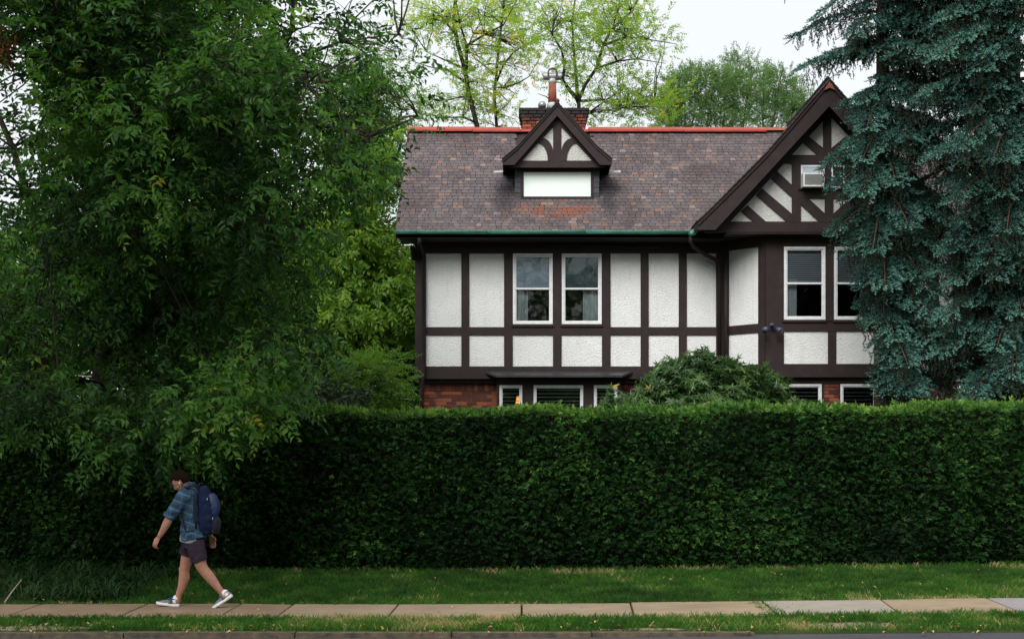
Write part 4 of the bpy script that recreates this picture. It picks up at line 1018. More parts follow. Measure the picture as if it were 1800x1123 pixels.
# ================================================================== big overhanging tree at the left
spr = sprays(4, 9, .33, .104, .050, droop=.28, lowtri=True)+sprays(4, 8, .30, .094, .050, droop=.2, spread=45, lowtri=True)+sprays(3, 7, .32, .122, .060, droop=.3, lowtri=True)
poly = [(-120, -260), (430, -260), (445, 0), (465, 60), (500, 140), (545, 220), (555, 300), (540, 380), (525, 430), (505, 540), (480, 600), (430, 660), (385, 710), (340, 735), (240, 740), (170, 700), (110, 680), (0, 680), (-120, 670)]
holes = [(5, 190, 75), (5, 320, 80), (15, 450, 70), (30, 70, 32), (150, 600, 66), (200, 655, 55), (262, 700, 40)]
cl = poly_clumps(poly, 620, 0, 1, holes) if False else None
cl = []
for (pa, pb, nn, dd) in ((-260, 200, 300, 17.5), (200, 450, 180, 18.3), (450, 740, 150, 19.3)):
    c_ = poly_clumps(poly, nn*5, dd, 23.4, holes); yy = HY-(c_[:, 2]-CH)/c_[:, 1]*F; cl.append(c_[(yy > pa) & (yy <= pb)][:nn])
cl = np.concatenate(cl)
bands = []
def strand(pts, n, d0, d1, j=16):
    for _ in range(n):
        t = RS.rand()*(len(pts)-1); i = int(t); f = t-i; a, b_ = pts[i], pts[min(i+1, len(pts)-1)]
        bands.append(pxp(a[0]+(b_[0]-a[0])*f+RS.normal(0, j), a[1]+(b_[1]-a[1])*f+RS.normal(0, j), RS.uniform(d0, d1)))
strand([(350, 680), (375, 740), (395, 785)], 9, 17.9, 18.6, 9); strand([(430, 650), (450, 700), (440, 720)], 6, 18, 19); strand([(240, 720), (235, 770), (240, 790)], 6, 17.8, 18.6); strand([(0, 690), (80, 710), (130, 735)], 10, 17.9, 19)
strand([(450, 600), (500, 590), (520, 640)], 8, 18.4, 20)
strand([(570, 190), (620, 140), (670, 90), (700, 75)], 9, 19, 22); strand([(560, 80), (600, 30), (610, -10)], 6, 19, 21); strand([(480, 60), (560, 110), (600, 200)], 12, 19, 22); strand([(540, 180), (640, 230), (610, 280)], 14, 19, 21)
strand([(600, 230), (650, 230), (690, 190)], 7, 19, 22)
strand([(580, 290), (610, 320), (620, 260)], 9, 19, 22); strand([(700, -20), (735, -50)], 4, 19, 21); strand([(620, 130), (650, 180), (690, 160)], 6, 19, 22)
cl = np.concatenate([cl, np.array(bands)])
tb_ = (-6.4, 22.6, .2)
def LW(pts, d0, d1): return [W(x, y, d0+(d1-d0)*i/(len(pts)-1)) for i, (x, y) in enumerate(pts)]
limbs = [(LW([(175, 1010), (190, 800), (180, 600), (215, 400), (235, 180), (250, -80), (260, -240)], 22.6, 22.2), .26, .10),
         (LW([(185, 640), (90, 480), (20, 260), (-60, 60)], 22.5, 21.5), .10, .03),
         (LW([(215, 400), (330, 230), (470, 120), (600, 75), (700, 60)], 22.3, 20), .10, .008),
         (LW([(120, 100), (260, 105), (380, 100), (480, 98), (560, 130)], 20.5, 19.5), .06, .01),
         (LW([(200, 560), (320, 470), (440, 440), (500, 450)], 22.5, 20), .08, .006),
         (LW([(180, 620), (280, 560), (360, 620), (395, 760)], 22.5, 18.3), .08, .015),
         (LW([(600, 220), (540, 150), (470, 120)], 20.5, 20.5), .012, .03), (LW([(470, 200), (560, 220), (650, 240), (735, 205)], 21, 20), .06, .012),
         (LW([(185, 680), (110, 660), (40, 690), (130, 770)], 22.5, 18.5), .06, .012),
         (LW([(235, 180), (300, 60), (390, -80)], 22.2, 20.5), .09, .04), (LW([(475, 130), (510, 60), (517, 0), (512, -60)], 20, 19.4), .035, .02)]
ncp = 22
def airy(P):
    X = HX+P[:, 0]/P[:, 1]*F; Y = HY-(P[:, 2]-CH)/P[:, 1]*F; r = RS.rand(len(P))
    a = (X > 505) & (Y < 345) & (r < .55); b_ = (X > 660) & (Y < 345) & (r < .75); c_ = (X > 560) & (Y < 130) & (r < .70)
    return a | b_ | c_ | ((X < 90) & (Y > 120) & (Y < 520) & (r < .35))
tr, P, R, sc, tone = make_tree('overhanging_tree', 'huge dark green broadleaf tree overhanging the hedge and sidewalk at left', 'tree', tb_, limbs, cl, ncp, spr, M['leaf_near'], M['bark_twig'],
    crad=.36, outc=(-5.0, 22.5, 5.0), droop=.14, tilt=.5, r0=.016, twigs=3, tonef=lambda P, c: np.minimum(.80, .12+.50*c+vnoise(P, .7)*.5)+RS.normal(0, .10, len(P))+np.where(RS.rand(len(P)) < .002, .6, 0),
    minY=lambda P: np.where(airy(P), 99, np.where(P[:, 2] < 2.55, 17.55, 16.0)), scl=(.8, 1.2))
# the nearest leaves as leaves of their own
px = HX+P[:, 0]/P[:, 1]*F; py = HY-(P[:, 2]-CH)/P[:, 1]*F
vis = np.where((px > 30) & (px < 620) & (py > 60) & (py < 850))[0]
order = vis[np.argsort(P[vis, 1])][:34]; lm = {}; nleaf = 0
for i in order:
    k = RS.randint(0, len(spr)); (tv, tt, to), frames = spr[k]
    s_ = sc[i]*1.0; base = P[i]+np.array([RS.normal(0, .05), -.07, RS.normal(0, .05)])
    for (Rl, pl, l, wd) in frames:
        if nleaf >= 300: break
        q = RS.randint(0, 4); key = q
        if key not in lm:
            v, t_ = leaf_shape(.100, .046, [.1, .2, .15, .25][q], [.1, .2, .05, .15][q]); me = bpy.data.meshes.new('leaf'); me.from_pydata(v.tolist(), [], t_.tolist())
            at = me.attributes.new('tone', 'FLOAT', 'POINT'); at.data.foreach_set('value', [[.45, .55, .62, .72][q]]*len(v)); me.materials.append(M['leaf_near']); lm[key] = me
        Rw = R[i] @ Rl; pw = base+R[i] @ pl*s_
        o = link('leaf', lm[key], tr); mw = Matrix(Rw.tolist()); sc_ = s_*l/.100
        o.matrix_basis = Matrix.Translation(Vector(pw.tolist())-origin_of(tr)) @ (mw.to_4x4()) @ Matrix.Scale(sc_, 4); nleaf += 1

# ================================================================== spruces
def finger_t(L, r, n, rnd, tip=.12, base=-.05):
    V = []; T_ = []; To = []
    for i in range(n):
        t = (i+.5)/n; a = i*2.4+rnd.uniform(-.3, .3); x0 = L*t*.92; nl = r*(1.15-.45*t); w = .0105
        dy, dz = math.cos(a), math.sin(a)*.85+.15; k = len(V)
        V += [(x0-w, -dz*w, dy*w), (x0+w, dz*w, -dy*w), (x0+nl*.75, dy*nl, dz*nl)]; T_.append((k, k+1, k+2)); To += [base+t*tip, base+t*tip, base+t*tip+.12]
    k = len(V); V += [(0, -.007, .0), (0, .007, 0), (L, 0, 0), (0, 0, .008)]; T_ += [(k, k+1, k+2), (k+1, k+3, k+2)]; To += [base-.1]*2+[tip]+[base]
    return np.array(V), np.array(T_), np.array(To)
fing = [finger_t(.13, .036, 7, random) for _ in range(6)]
def spruce(name, label, base, top, boughs, r0):
    """boughs: list of (start Vector, tip Vector)"""
    t = empty(name, base, label, 'tree')
    tk = MB(); pts = densify([Vector(base), Vector(top)], 1.2); n = len(pts); tk.tube(pts, [r0*(1-.6*i/n) for i in range(n)], 10); tk.build('trunk', M['bark_red'], t, True)
    br = MB(); P = []; D = []; To = []; Sc = []; U = []
    for a, b_ in boughs:
        if b_.y > base[1]+.7 and random.random() < .8: continue
        L = (b_-a).length; dirv = (b_-a).normalized(); side = dirv.cross(Vector((0, 0, 1))).normalized(); bt = random.uniform(-.20, .18)
        pth = []
        for i in range(9):
            s = i/8; p = a.lerp(b_, s); p.z += L*(.10*math.sin(math.pi*s)-.02*s)+ (.05*L*max(0, s-.7)); pth.append(p)
        br.tube(pth, [.035*(1-.85*i/8)*min(1.3, L/2) for i in range(9)], 5, cap=False)
        m = int(L*7.5)+3
        for j in range(m):
            s = .12+.88*(j+random.random()*.6)/m; f = min(s, .999)*8; i = int(f); p = pth[i].lerp(pth[i+1], f-i)
            for sg in (-1, 1):
                bl = (.18+.42*(1-s)**.7)*random.uniform(.7, 1.2)*min(1, .5+L*.25)
                bd = (dirv*random.uniform(.6, 1.0)+side*sg*random.uniform(.5, 1.0)+Vector((0, 0, random.uniform(-.25, .15)))).normalized()
                k = max(3, int(bl/.050))
                for q in range(k):
                    u = (q+.6)/k; c = p+bd*bl*u+Vector((0, 0, -.30*bl*u*u))
                    fd = (bd+side*random.uniform(-.7, .7)+dirv*random.uniform(0, .3)+Vector((0, 0, random.uniform(-.25, .45)))).normalized()
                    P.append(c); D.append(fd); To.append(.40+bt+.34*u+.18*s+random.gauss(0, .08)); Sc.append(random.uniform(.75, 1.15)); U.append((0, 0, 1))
                # hanging twigs below
                if random.random() < .85:
                    h = random.uniform(.12, .42)*min(1, L/1.5); c0 = p+bd*bl*random.random()
                    for q in range(int(h/.07)+1):
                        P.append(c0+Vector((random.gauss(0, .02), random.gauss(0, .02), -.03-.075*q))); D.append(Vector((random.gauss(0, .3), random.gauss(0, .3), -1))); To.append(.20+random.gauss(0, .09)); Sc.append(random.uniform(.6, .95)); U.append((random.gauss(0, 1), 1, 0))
        # tip
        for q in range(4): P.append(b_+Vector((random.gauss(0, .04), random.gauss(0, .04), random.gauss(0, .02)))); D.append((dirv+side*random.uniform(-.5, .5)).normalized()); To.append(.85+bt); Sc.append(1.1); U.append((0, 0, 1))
    br.build('branches', M['bark_red'], t, True)['kind'] = 'stuff'
    P = np.array([tuple(p) for p in P]); D = np.array([tuple(d) for d in D]); U = np.array(U, float)+RS.normal(0, .1, (len(U), 3))
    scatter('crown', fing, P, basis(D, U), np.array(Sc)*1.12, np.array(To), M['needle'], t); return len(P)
# left spruce: boughs that make the silhouette
sx, sd = 1552, 26.3
def trunkp(Y, X=sx, d=sd): return W(X, Y, d)
B = []
for (X, Y, up, dd) in [(1400, 62, 40, -.6), (1432, 30, 60, -.2), (1408, 120, 25, -.9), (1440, 108, 30, .3), (1500, 60, 30, -1.2), (1492, 205, 20, -.6), (1503, 205, 40, -1.0), (1508, 228, 45, -1.5), (1515, 180, 30, -.8), (1478, 258, 30, -1.0), (1502, 280, 40, -1.6), (1440, 292, 45, -.9), (1458, 330, 50, -1.3),
                       (1500, 342, 40, -2.0), (1452, 410, 50, -1.1), (1470, 398, 60, -.5), (1466, 446, 55, -1.7), (1500, 440, 60, -2.1), (1490, 500, 60, -1.2), (1522, 505, 55, -2.2), (1520, 560, 60, -1.4), (1538, 595, 55, -1.9), (1545, 655, 60, -1.5), (1560, 690, 60, -2.1), (1562, 640, 50, -2.4)]:
    X += 0 if Y < 190 else (14 if Y < 430 else 34)
    B.append((trunkp(Y-up), W(X, Y, sd+dd)))
for i in range(80):
    Y = random.uniform(-190, 700); a = random.uniform(0, 2*math.pi); L = random.uniform(.8, 1.9)*(1.25 if Y < 120 else .9)
    if math.cos(a) < -.2 and Y > -20: L *= (.5 if Y < 380 else .3)
    s = trunkp(Y); B.append((s, s+Vector((math.cos(a)*L, math.sin(a)*L*1.2, -.22*L-.1))))
for i in range(44):
    Y = random.uniform(-190, 690); X = random.uniform(1575, 1690); s = trunkp(Y-30); B.append((s, W(X, Y+20, sd-random.uniform(.8, 2.2))))
for i in range(40):
    Y = random.uniform(-230, 165); a = random.uniform(-1.0, 4.2); L = random.uniform(1.0, 1.9); s = trunkp(Y); B.append((s, s+Vector((abs(math.cos(a))*L, -abs(math.sin(a))*L, -.22*L-.1))))
n1 = spruce('blue_spruce', 'blue-green spruce with reddish trunk spreading boughs in front of the gable', tuple(trunkp(982)), tuple(trunkp(-330)), B, .19)
sx2, sd2 = 1782, 25.0; B = []
for i in range(120):
    Y = random.uniform(-200, 705); a = random.uniform(0, 2*math.pi); L = random.uniform(1.0, 2.1); s = trunkp(Y, sx2, sd2); B.append((s, s+Vector((math.cos(a)*L, math.sin(a)*L, -.2*L-.1))))
for i in range(80):
    Y = random.uniform(-260, 700); X = random.uniform(1640, 1820); s = trunkp(Y-30, sx2, sd2); B.append((s, W(X, Y+20, sd2-random.uniform(.6, 2.1))))
for X, Y in ((1650, 40), (1630, 90), (1655, 130), (1625, 165), (1660, 200), (1640, -20), (1665, 100), (1645, 235), (1655, 400), (1668, 440), (1650, 480), (1672, 520), (1655, 560), (1664, 610)): B.append((trunkp(Y-35, sx2, sd2), W(X, Y, sd2-random.uniform(-.6, 1.2))))
n2 = spruce('blue_spruce', 'blue-green spruce at the right edge with a dark trunk rising through it', tuple(trunkp(985, sx2, sd2)), tuple(trunkp(-350, sx2, sd2)), B, .17)

# ================================================================== rhododendron in front of the house
def whorl(n, L, Wd, rnd):
    V = []; T_ = []; To = []
    for i in range(n):
        a = 6.283*i/n+rnd.uniform(-.2, .2); v, t = leaf_shape(L*rnd.uniform(.8, 1.1), Wd, .15, .15); v = v[[0, 1, 3, 5]]; t = np.array([(0,2,1),(0,3,2)])
        R = rotm('Z', a) @ rotm('Y', rnd.uniform(-.35, .30)); k = len(V); V += list(v @ R.T); T_ += [tuple(x+k for x in q) for q in t]; d = rnd.uniform(-.1, .1); To += [d]*4
    return np.array(V), np.array(T_), np.array(To)
wh = [whorl(7, .115, .036, random) for _ in range(6)]
def shrub(name, label, base, ells, n, tmpl, mat, stems, sc=(.8, 1.2), yellow=.008, cat='shrub'):
    t = empty(name, base, label, cat); b = MB()
    Ps = []
    tot = sum(e[2]*e[3] for e in ells)
    for (cx, cy, rx, ry, d0, d1) in ells: Ps.append(ell_clumps(cx, cy, rx, ry, d0, d1, int(n*rx*ry/tot), .45))
    P = np.concatenate(Ps); C = P.mean(0)
    for i in RS.randint(0, len(P), stems): b.tube(curved(base, P[i], 4, .05, .2), [.022, .018, .014, .009, .005], 4, cap=False)
    b.build('stems', M['bark_twig'], t, True)['kind'] = 'stuff'
    k_ = RS.rand(len(P)) < .05; P[k_] = C+(P[k_]-C)*RS.uniform(1.08, 1.22, (k_.sum(), 1))
    Z = nrm(P-np.array([C[0], C[1]+.2, C[2]-1.0]))+RS.normal(0, .45, P.shape)+[0, -.2, .5]; Xd = RS.normal(0, 1, P.shape)
    lump = vnoise(P, 2.2)*.3
    scatter('foliage', tmpl, P, basis(Xd, Z), RS.uniform(*sc, len(P)), np.clip(.42+lump+RS.normal(0, .12, len(P)), 0, .88)+np.where(RS.rand(len(P)) < yellow, .5, 0), mat, t)
shrub('rhododendron', 'large rounded rhododendron with a few yellow leaves before the bay', (3.7, 27.6, .33),
      [(1232, 640, 34, 24, 26.9, 28.0), (1268, 655, 40, 26, 26.8, 28.2), (1180, 655, 34, 22, 26.8, 28), (1215, 675, 50, 36, 26.6, 28.2), (1160, 690, 40, 34, 26.6, 28), (1322, 668, 40, 26, 26.8, 28.2), (1300, 700, 66, 38, 26.6, 28.2), (1358, 690, 30, 30, 27, 28.2), (1120, 715, 42, 26, 26.4, 27.8), (1235, 735, 130, 45, 26.2, 28)], 4200, wh, M['leaf_rhodo'], 60, (.95, 1.35))
shrub('rhododendron', 'small shrub with orange leaves rising over the hedge by the right bay window pane', (wx(1078, 27.5), 27.5, .33),
      [(1078, 688, 10, 12, 27.3, 27.7), (1070, 712, 16, 14, 27.3, 27.8), (1090, 715, 20, 14, 27.2, 27.8)], 90, wh, M['leaf_rhodo'], 12, (.7, 1.0), .25)
shrub('shrub', 'low dark leafy shrub under the bay window at the right of the rhododendron', (wx(1408, 27.3), 27.3, .33),
      [(1408, 722, 26, 20, 27, 27.8), (1395, 712, 14, 12, 27, 27.6)], 160, wh, M['leaf_rhodo'], 10, (.7, 1.0), 0)

# deep inner crown of the big tree
ic = poly_clumps([(70, -120), (440, -120), (480, 80), (520, 300), (500, 520), (300, 600), (80, 520)], 150, 21.5, 24.5, holes)
P_ = np.repeat(ic, 12, axis=0)+RS.normal(0, .3, (150*12, 3)); bigspr = [x[0] for x in sprays(4, 9, .42, .15, .085, droop=.3, lowtri=True)]
scatter('inner_crown', bigspr, P_, basis(RS.normal(0, 1, P_.shape)-[0, 0, .3], RS.normal(0, .5, P_.shape)+[0, -.2, 1.]), RS.uniform(.9, 1.3, len(P_)), .35+RS.normal(0, .12, len(P_)), M['leaf_near'], tr)
# ================================================================== trees behind the house
comp = sprays(6, 11, .26, .075, .030, droop=.3, spread=60, lowtri=True)
big = sprays(5, 8, .42, .17, .085, droop=.3, lowtri=True)
def locust(label, d, limbs_px, ells, nclump, seed, base, yel=(0, 0)):
    L = [([W(x, y, d+dz) for x, y, dz in pts], ra*.62, rb*.62) for pts, ra, rb in limbs_px]
    cs = []; tot = sum(e[2]*e[3] for e in ells)
    for (cx, cy, rx, ry) in ells: cs.append(ell_clumps(cx, cy, rx, ry, d-1.8, d+1.8, max(1, int(nclump*rx*ry/tot)), .1))
    cl = np.concatenate(cs)
    make_tree('locust_tree', label, 'tree', base, L, cl, 9, comp, M['leaf_locust'], M['bark'], crad=.31, outc=(cl[:, 0].mean(), d, base[2]+4), droop=.15, r0=.016, twigs=4,
              tilt=.9, tonef=lambda P, c: .22+.30*c+RS.normal(0, .08, len(P))+yel[0]+np.where(np.repeat(RS.rand(len(cl)) < yel[1], 9), .36, 0), scl=(.8, 1.35))
locust('tall thin locust with a dark leaning trunk and yellowing leaves left of the chimney', 38, [
    ([(880, 820, 0), (860, 500, 0), (838, 222, 0), (826, 170, 0), (818, 120, 0), (805, 80, 0), (798, 40, 0), (801, -60, 0)], .22, .07),
    ([(820, 130, 0), (821, 80, -.2), (808, 40, -.3), (795, -40, -.4)], .09, .03), ([(822, 80, 0), (850, 62, -.5), (885, 45, -.9), (920, -20, -1)], .06, .015), ([(818, 145, 0), (790, 125, .6), (755, 118, .9), (725, 108, 1)], .06, .015),
    ([(808, 118, 0), (780, 105, -.5), (750, 92, -.8)], .05, .012), ([(800, 60, 0), (775, 30, .5), (740, 5, .6)], .05, .012), ([(835, 215, 0), (812, 206, -.6), (770, 208, -1)], .05, .02), ([(820, 90, 0), (832, 60, .4), (850, 30, .7), (862, -20, .9)], .04, .012)],
    [(770, 30, 60, 45), (850, 10, 70, 55), (885, 60, 45, 45), (740, 50, 40, 40), (800, 190, 50, 28), (760, 200, 30, 20), (830, 120, 45, 50)], 105, 3, (wx(880, 38), 38, .45), (.08, .17))
locust('slender locust stem with sparse pale leaves just left of the chimney', 40, [
    ([(890, 820, 0), (880, 400, 0), (873, 222, 0), (870, 165, 0), (871, 140, 0), (874, 110, 0), (878, 70, 0), (884, 20, 0), (890, -40, 0)], .14, .05), ([(873, 143, 0), (885, 115, -.4), (900, 95, -.6), (920, 80, -.8)], .07, .02),
    ([(884, 155, 0), (912, 146, -.5), (930, 135, -.7), (950, 100, -.9)], .04, .012), ([(868, 130, 0), (850, 115, .4), (830, 98, .6)], .05, .02), ([(874, 195, 0), (855, 192, .5), (835, 195, .6)], .03, .01), ([(874, 200, 0), (895, 180, -.4), (905, 165, -.5)], .03, .01)],
    [(868, 175, 40, 35), (900, 110, 40, 40), (905, 20, 45, 45), (940, 70, 25, 30), (880, 215, 50, 15), (855, 150, 30, 25)], 62, 5, (wx(890, 40), 40, .5), (.08, .20))
locust('spreading locust with forking dark limbs and bright green leaves right of the chimney', 37, [
    ([(1000, 820, 0), (1012, 400, 0), (1018, 230, 0), (1016, 176, 0), (1030, 150, 0), (1050, 120, 0), (1058, 85, 0), (1075, 55, 0), (1110, 20, 0), (1135, -30, 0)], .20, .04),
    ([(1016, 176, 0), (1000, 158, -.4), (989, 140, -.5), (992, 110, -.6), (985, 85, -.8), (970, 60, -1)], .10, .03), ([(1016, 180, 0), (1014, 140, .5), (1008, 90, .7), (1005, 40, .8), (1015, -30, .9)], .09, .03),
    ([(1050, 120, 0), (1085, 108, -.4), (1120, 104, -.7), (1170, 112, -1)], .06, .012), ([(1062, 80, 0), (1100, 65, -.5), (1140, 70, -.8), (1190, 78, -1)], .06, .012), ([(1018, 178, 0), (1060, 176, .6), (1090, 186, .9), (1150, 176, 1)], .07, .015),
    ([(1034, 200, 0), (1060, 180, -.6), (1100, 190, -1)], .05, .012), ([(985, 190, 0), (960, 170, .3), (945, 165, .4)], .04, .01), ([(1075, 55, 0), (1090, 10, .5), (1080, -40, .6)], .04, .012)],
    [(1070, 60, 75, 50), (1140, 70, 60, 35), (1060, 5, 90, 35), (980, 60, 40, 50), (1000, 130, 30, 50), (1080, 150, 60, 35), (1120, 190, 80, 28), (1050, 205, 60, 18), (1165, 165, 30, 35), (965, 20, 35, 30)], 170, 9, (wx(1000, 37), 37, .45), (.02, .07))
def broad(name, label, X, d, ells, ncl, mat, tm, nspr, crad, droop, tonef=None, shell=.2, r=.16, stems=3, scl=(.8, 1.3), bark='bark', group=None, cat='tree', xl_limbs=[]):
    cl = np.concatenate([ell_clumps(cx, cy, rx, ry, d-rz, d+rz, int(ncl*w_), shell) for (cx, cy, rx, ry, rz, w_) in ells])
    bx_ = wx(X, d); topc = cl[:, 2].max(); base = (bx_, d, ground_z(bx_, d)-.05); L = []
    mid = Vector((bx_, d, base[2]+(cl[:, 2].min()-base[2])*.8+.3)); L.append(([Vector(base), mid, mid+Vector((.1, 0, (topc-mid.z)*.6))], r, r*.4))
    for k in range(stems):
        c = cl[RS.randint(len(cl))]; L.append(([mid+Vector((0, 0, .1*k)), Vector(c)*.5+mid*.5+Vector((0, 0, .3)), Vector(c)], r*.45, r*.12))
    return make_tree(name, label, cat, base, L+xl_limbs, cl, nspr, tm, M[mat], M[bark], crad=crad, outc=tuple(cl.mean(0)), droop=droop, r0=.02, twigs=2, tonef=tonef, scl=scl, group=group)
# grey-green clump to the right of the locusts: upright plumes
for i, (lab, X, plumes) in enumerate([
    ('grey-green bushy tree behind the ridge, the leftmost of three beside the big gable', 1215, [(1200, 1192, 125), (1215, 1231, 112), (1240, 1258, 118), (1180, 1170, 165)]),
    ('tall grey-green tree behind the ridge with the highest crown between locust and gable', 1300, [(1285, 1297, 90), (1305, 1322, 108), (1270, 1278, 125)]),
    ('grey-green tree behind the ridge nearest the big gable', 1370, [(1340, 1342, 122), (1355, 1376, 108), (1385, 1402, 150), (1410, 1428, 172)])]):
    d = 44+i; cl = []; L = []; bx_ = wx(X, d); base = (bx_, d, ground_z(bx_, d)-.05); fork = Vector(W(X, 330, d)); L.append(([Vector(base), fork], .2, .12))
    for (xa, xb, yt) in plumes:
        dz = RS.uniform(-1.2, 1.2); L.append(([fork, W(xa, 235, d+dz), W((xa+xb)/2, (235+yt)/2, d+dz), W(xb, yt+10, d+dz)], .06, .010))
        for k in range(36):
            t = RS.rand()**.8; wdt = 17*(1-t)+3.5; cl.append(pxp(xa+(xb-xa)*t+RS.normal(0, wdt*.7), 238+(yt+8-238)*t, d+dz+RS.normal(0, .35)))
    make_tree('background_tree', lab, 'tree', base, L, np.array(cl), 11, comp, M['leaf_soft'], M['bark'], group='grey-green trees behind the roof', crad=.25, outc=(bx_, d, 4), droop=-.25, tilt=.8, r0=.012, twigs=2, scl=(.8, 1.25))
# spindly tops of those trees
# left-hand background, seen between the big tree and the house
broad('background_tree', 'bright yellow-green tree between the overhanging tree and the house corner', 640, 33, [(595, 400, 45, 80, 1.6, .7), (630, 285, 30, 50, 1.3, .3), (600, 540, 50, 80, 1.6, .7), (690, 520, 30, 60, 1.2, .45), (655, 470, 20, 30, 1, .15)], 72, 'leaf_bright', big, 16, .42, .2, stems=4, scl=(.7, 1.1))
broad('background_tree', 'dark green tree standing close behind the left corner of the house', 700, 38, [(680, 560, 60, 110, 1.8, 1), (700, 440, 18, 30, 1.0, .12), (660, 660, 90, 60, 1.8, .7)], 110, 'leaf_mid', big, 16, .45, .2, stems=3, scl=(.8, 1.2), tonef=lambda P, c: .05+.3*c+RS.normal(0, .08, len(P)))
broad('background_tree', 'light green tree with a leaning grey limb above the left eave', 650, 36, [(660, 270, 55, 70, 1.6, 1), (600, 200, 60, 70, 1.6, .7), (640, 130, 70, 60, 1.6, .6), (720, 190, 20, 20, 1.0, .12)], 44, 'leaf_mid', comp, 20, .42, .1, stems=5, scl=(.9, 1.5), tonef=lambda P, c: .5+.4*c+RS.normal(0, .08, len(P)), xl_limbs=[([W(600, 250, 35.5), W(645, 282, 35.3), W(672, 300, 35.2), W(712, 330, 35.4), W(760, 420, 35.8)], .05, .17), ([W(560, 190, 35.6), W(610, 225, 35.5), W(650, 285, 35.3)], .03, .07)])
broad('ornamental_maple', 'small bright layered maple above the hedge just left of the house', 640, 27, [(625, 652, 45, 12, .9, .8), (660, 672, 42, 10, .9, .7), (590, 688, 50, 12, .9, .6), (680, 640, 16, 8, .6, .2), (645, 702, 55, 12, .9, .6)], 42, 'leaf_mid', comp, 13, .20, .05, r=.05, stems=6, scl=(.7, 1.1), tonef=lambda P, c: .45+.5*c)
for i, (lab, X, d, cy, rx, ry, mt, n_) in enumerate([
    ('dense dark green tree far behind the hedge at the left edge', -40, 42, 560, 130, 160, 'leaf_mid', 90), ('pale green tree seen through gaps of the overhanging tree at far left', 120, 46, 540, 110, 130, 'leaf_soft', 80),
    ('green tree behind the overhanging tree, midway between left edge and house', 290, 44, 540, 110, 170, 'leaf_mid', 90), ('yellow-green tree behind the right side of the overhanging tree', 450, 40, 560, 110, 150, 'leaf_bright', 100),
    ('deep green tree behind the hedge, partly hidden by the bright maple', 560, 36, 620, 90, 90, 'leaf_mid', 80), ('deep green tree filling the gap right behind the left eave', 700, 50, 590, 90, 80, 'leaf_mid', 70), ('dark conifer-green tree behind the right-hand spruce', 1760, 36, 480, 110, 190, 'leaf_deep', 110)]):
    broad('background_tree', lab, X, d, [(X, cy, rx, ry, 2.2, 1)], n_, mt, big, 16, .6, .2, stems=3, scl=(1.1, 1.7), shell=.35, tonef=lambda P, c: .15+.45*c+RS.normal(0, .08, len(P)))
# low shrubbery in the garden behind the hedge
for lab, X, d, cy in (('dark low shrub behind the hedge at far left', 60, 24.5, 760), ('dark garden shrub behind the hedge under the overhanging tree', 330, 25, 750), ('dark garden shrub behind the hedge near the maple', 520, 25, 740)):
    broad('garden_shrub', lab, X, d, [(X, cy, 110, 55, 1.2, 1)], 45, 'leaf_deep', big, 12, .35, .2, stems=3, scl=(.7, 1.0), r=.06, cat='shrub')
# distant wood closing the horizon
n = 2600; x = RS.uniform(-75, 75, n); y = RS.uniform(62, 78, n); zt_ = 4.6+2.6*vnoise(np.stack([x, x*0, x*0], 1), .12)+1.2*vnoise(np.stack([x, x*0, x*0], 1), .5, 3); P = np.stack([x, y, .6+RS.rand(n)**.8*zt_], 1)
o = scatter('distant_wood', [s[0] for s in big], P, basis(RS.normal(0, 1, P.shape), RS.normal(0, .5, P.shape)+[0, -.4, 1.]), RS.uniform(4, 7.5, n), .2+.4*RS.rand(n), M['leaf_mid'])
o['label'] = 'distant belt of green woodland closing the view behind the gardens'; o['category'] = 'wood'
# street trees across the road, behind the viewer (they show in the panes)
for lab, x_, y_ in (('street tree across the road opposite the overhanging tree', -9, -9), ('street tree across the road opposite the bay', 8, -11), ('street tree across the road opposite the chimney', .5, -15)):
    cl = RS.normal(0, 1, (80, 3)); cl = nrm(cl)*RS.rand(80, 1)**.4*[4.4, 2.8, 4.3]+[x_, y_, 9.0]
    make_tree('offscreen_tree', lab, 'tree', (x_, y_, -.05), [([(x_, y_, -.05), (x_, y_, 6), (x_+.2, y_, 11.5)], .22, .08)], cl, 12, big, M['leaf_mid'], M['bark'], crad=.75, outc=(x_, y_, 8), droop=.2, scl=(1.2, 1.8), tonef=lambda P, c: .05+.35*c, twigs=0)
n = 2600; x = RS.uniform(-45, 45, n); y = RS.uniform(-27, -21, n); P = np.stack([x, y, .2+RS.rand(n)**.8*(7.5+2*vnoise(np.stack([x, x*0, x*0], 1), .2, 5))], 1)
o = scatter('opposite_greenery', [s[0] for s in big], P, basis(RS.normal(0, 1, P.shape), RS.normal(0, .5, P.shape)+[0, .4, 1.]), RS.uniform(3, 5.5, n), .05+.3*RS.rand(n), M['leaf_mid'])
o['label'] = 'dark belt of trees and hedges across the road behind the viewer'; o['category'] = 'wood'
# overhead wires at far left
m = MB()
for (a, b_, c, e) in (((-40, 648), (60, 655), (150, 661), (240, 668)), ((560, 700), (640, 696), (690, 699), (722, 702))):
    m = MB(); m.tube([W(*p, 28) for p in (a, b_, c, e)], .006, 4); m.build('overhead_wire', M['lead'], None, label='thin wire strung behind the trees at far left' if a[0] < 0 else 'thin wire strung above the hedge left of the house', cat='wire')

# a spray of dead orange foliage hanging into the frame at the top left
P = pxp(RS.normal(2, 10, 26), RS.uniform(40, 100, 26), RS.uniform(18.5, 19, 26)); D = RS.normal(0, .4, (26, 3))+[.5, -.2, -1.2]
M['dead'] = leaf_mat('dead_orange_frond', [(0, (.16, .05, .015)), (1, (.35, .13, .04))], .2, .7)
scatter('dead_foliage', fing, P, basis(D, RS.normal(0, 1, D.shape)), RS.uniform(1.6, 2.4, 26), RS.rand(26), M['dead'], tr)

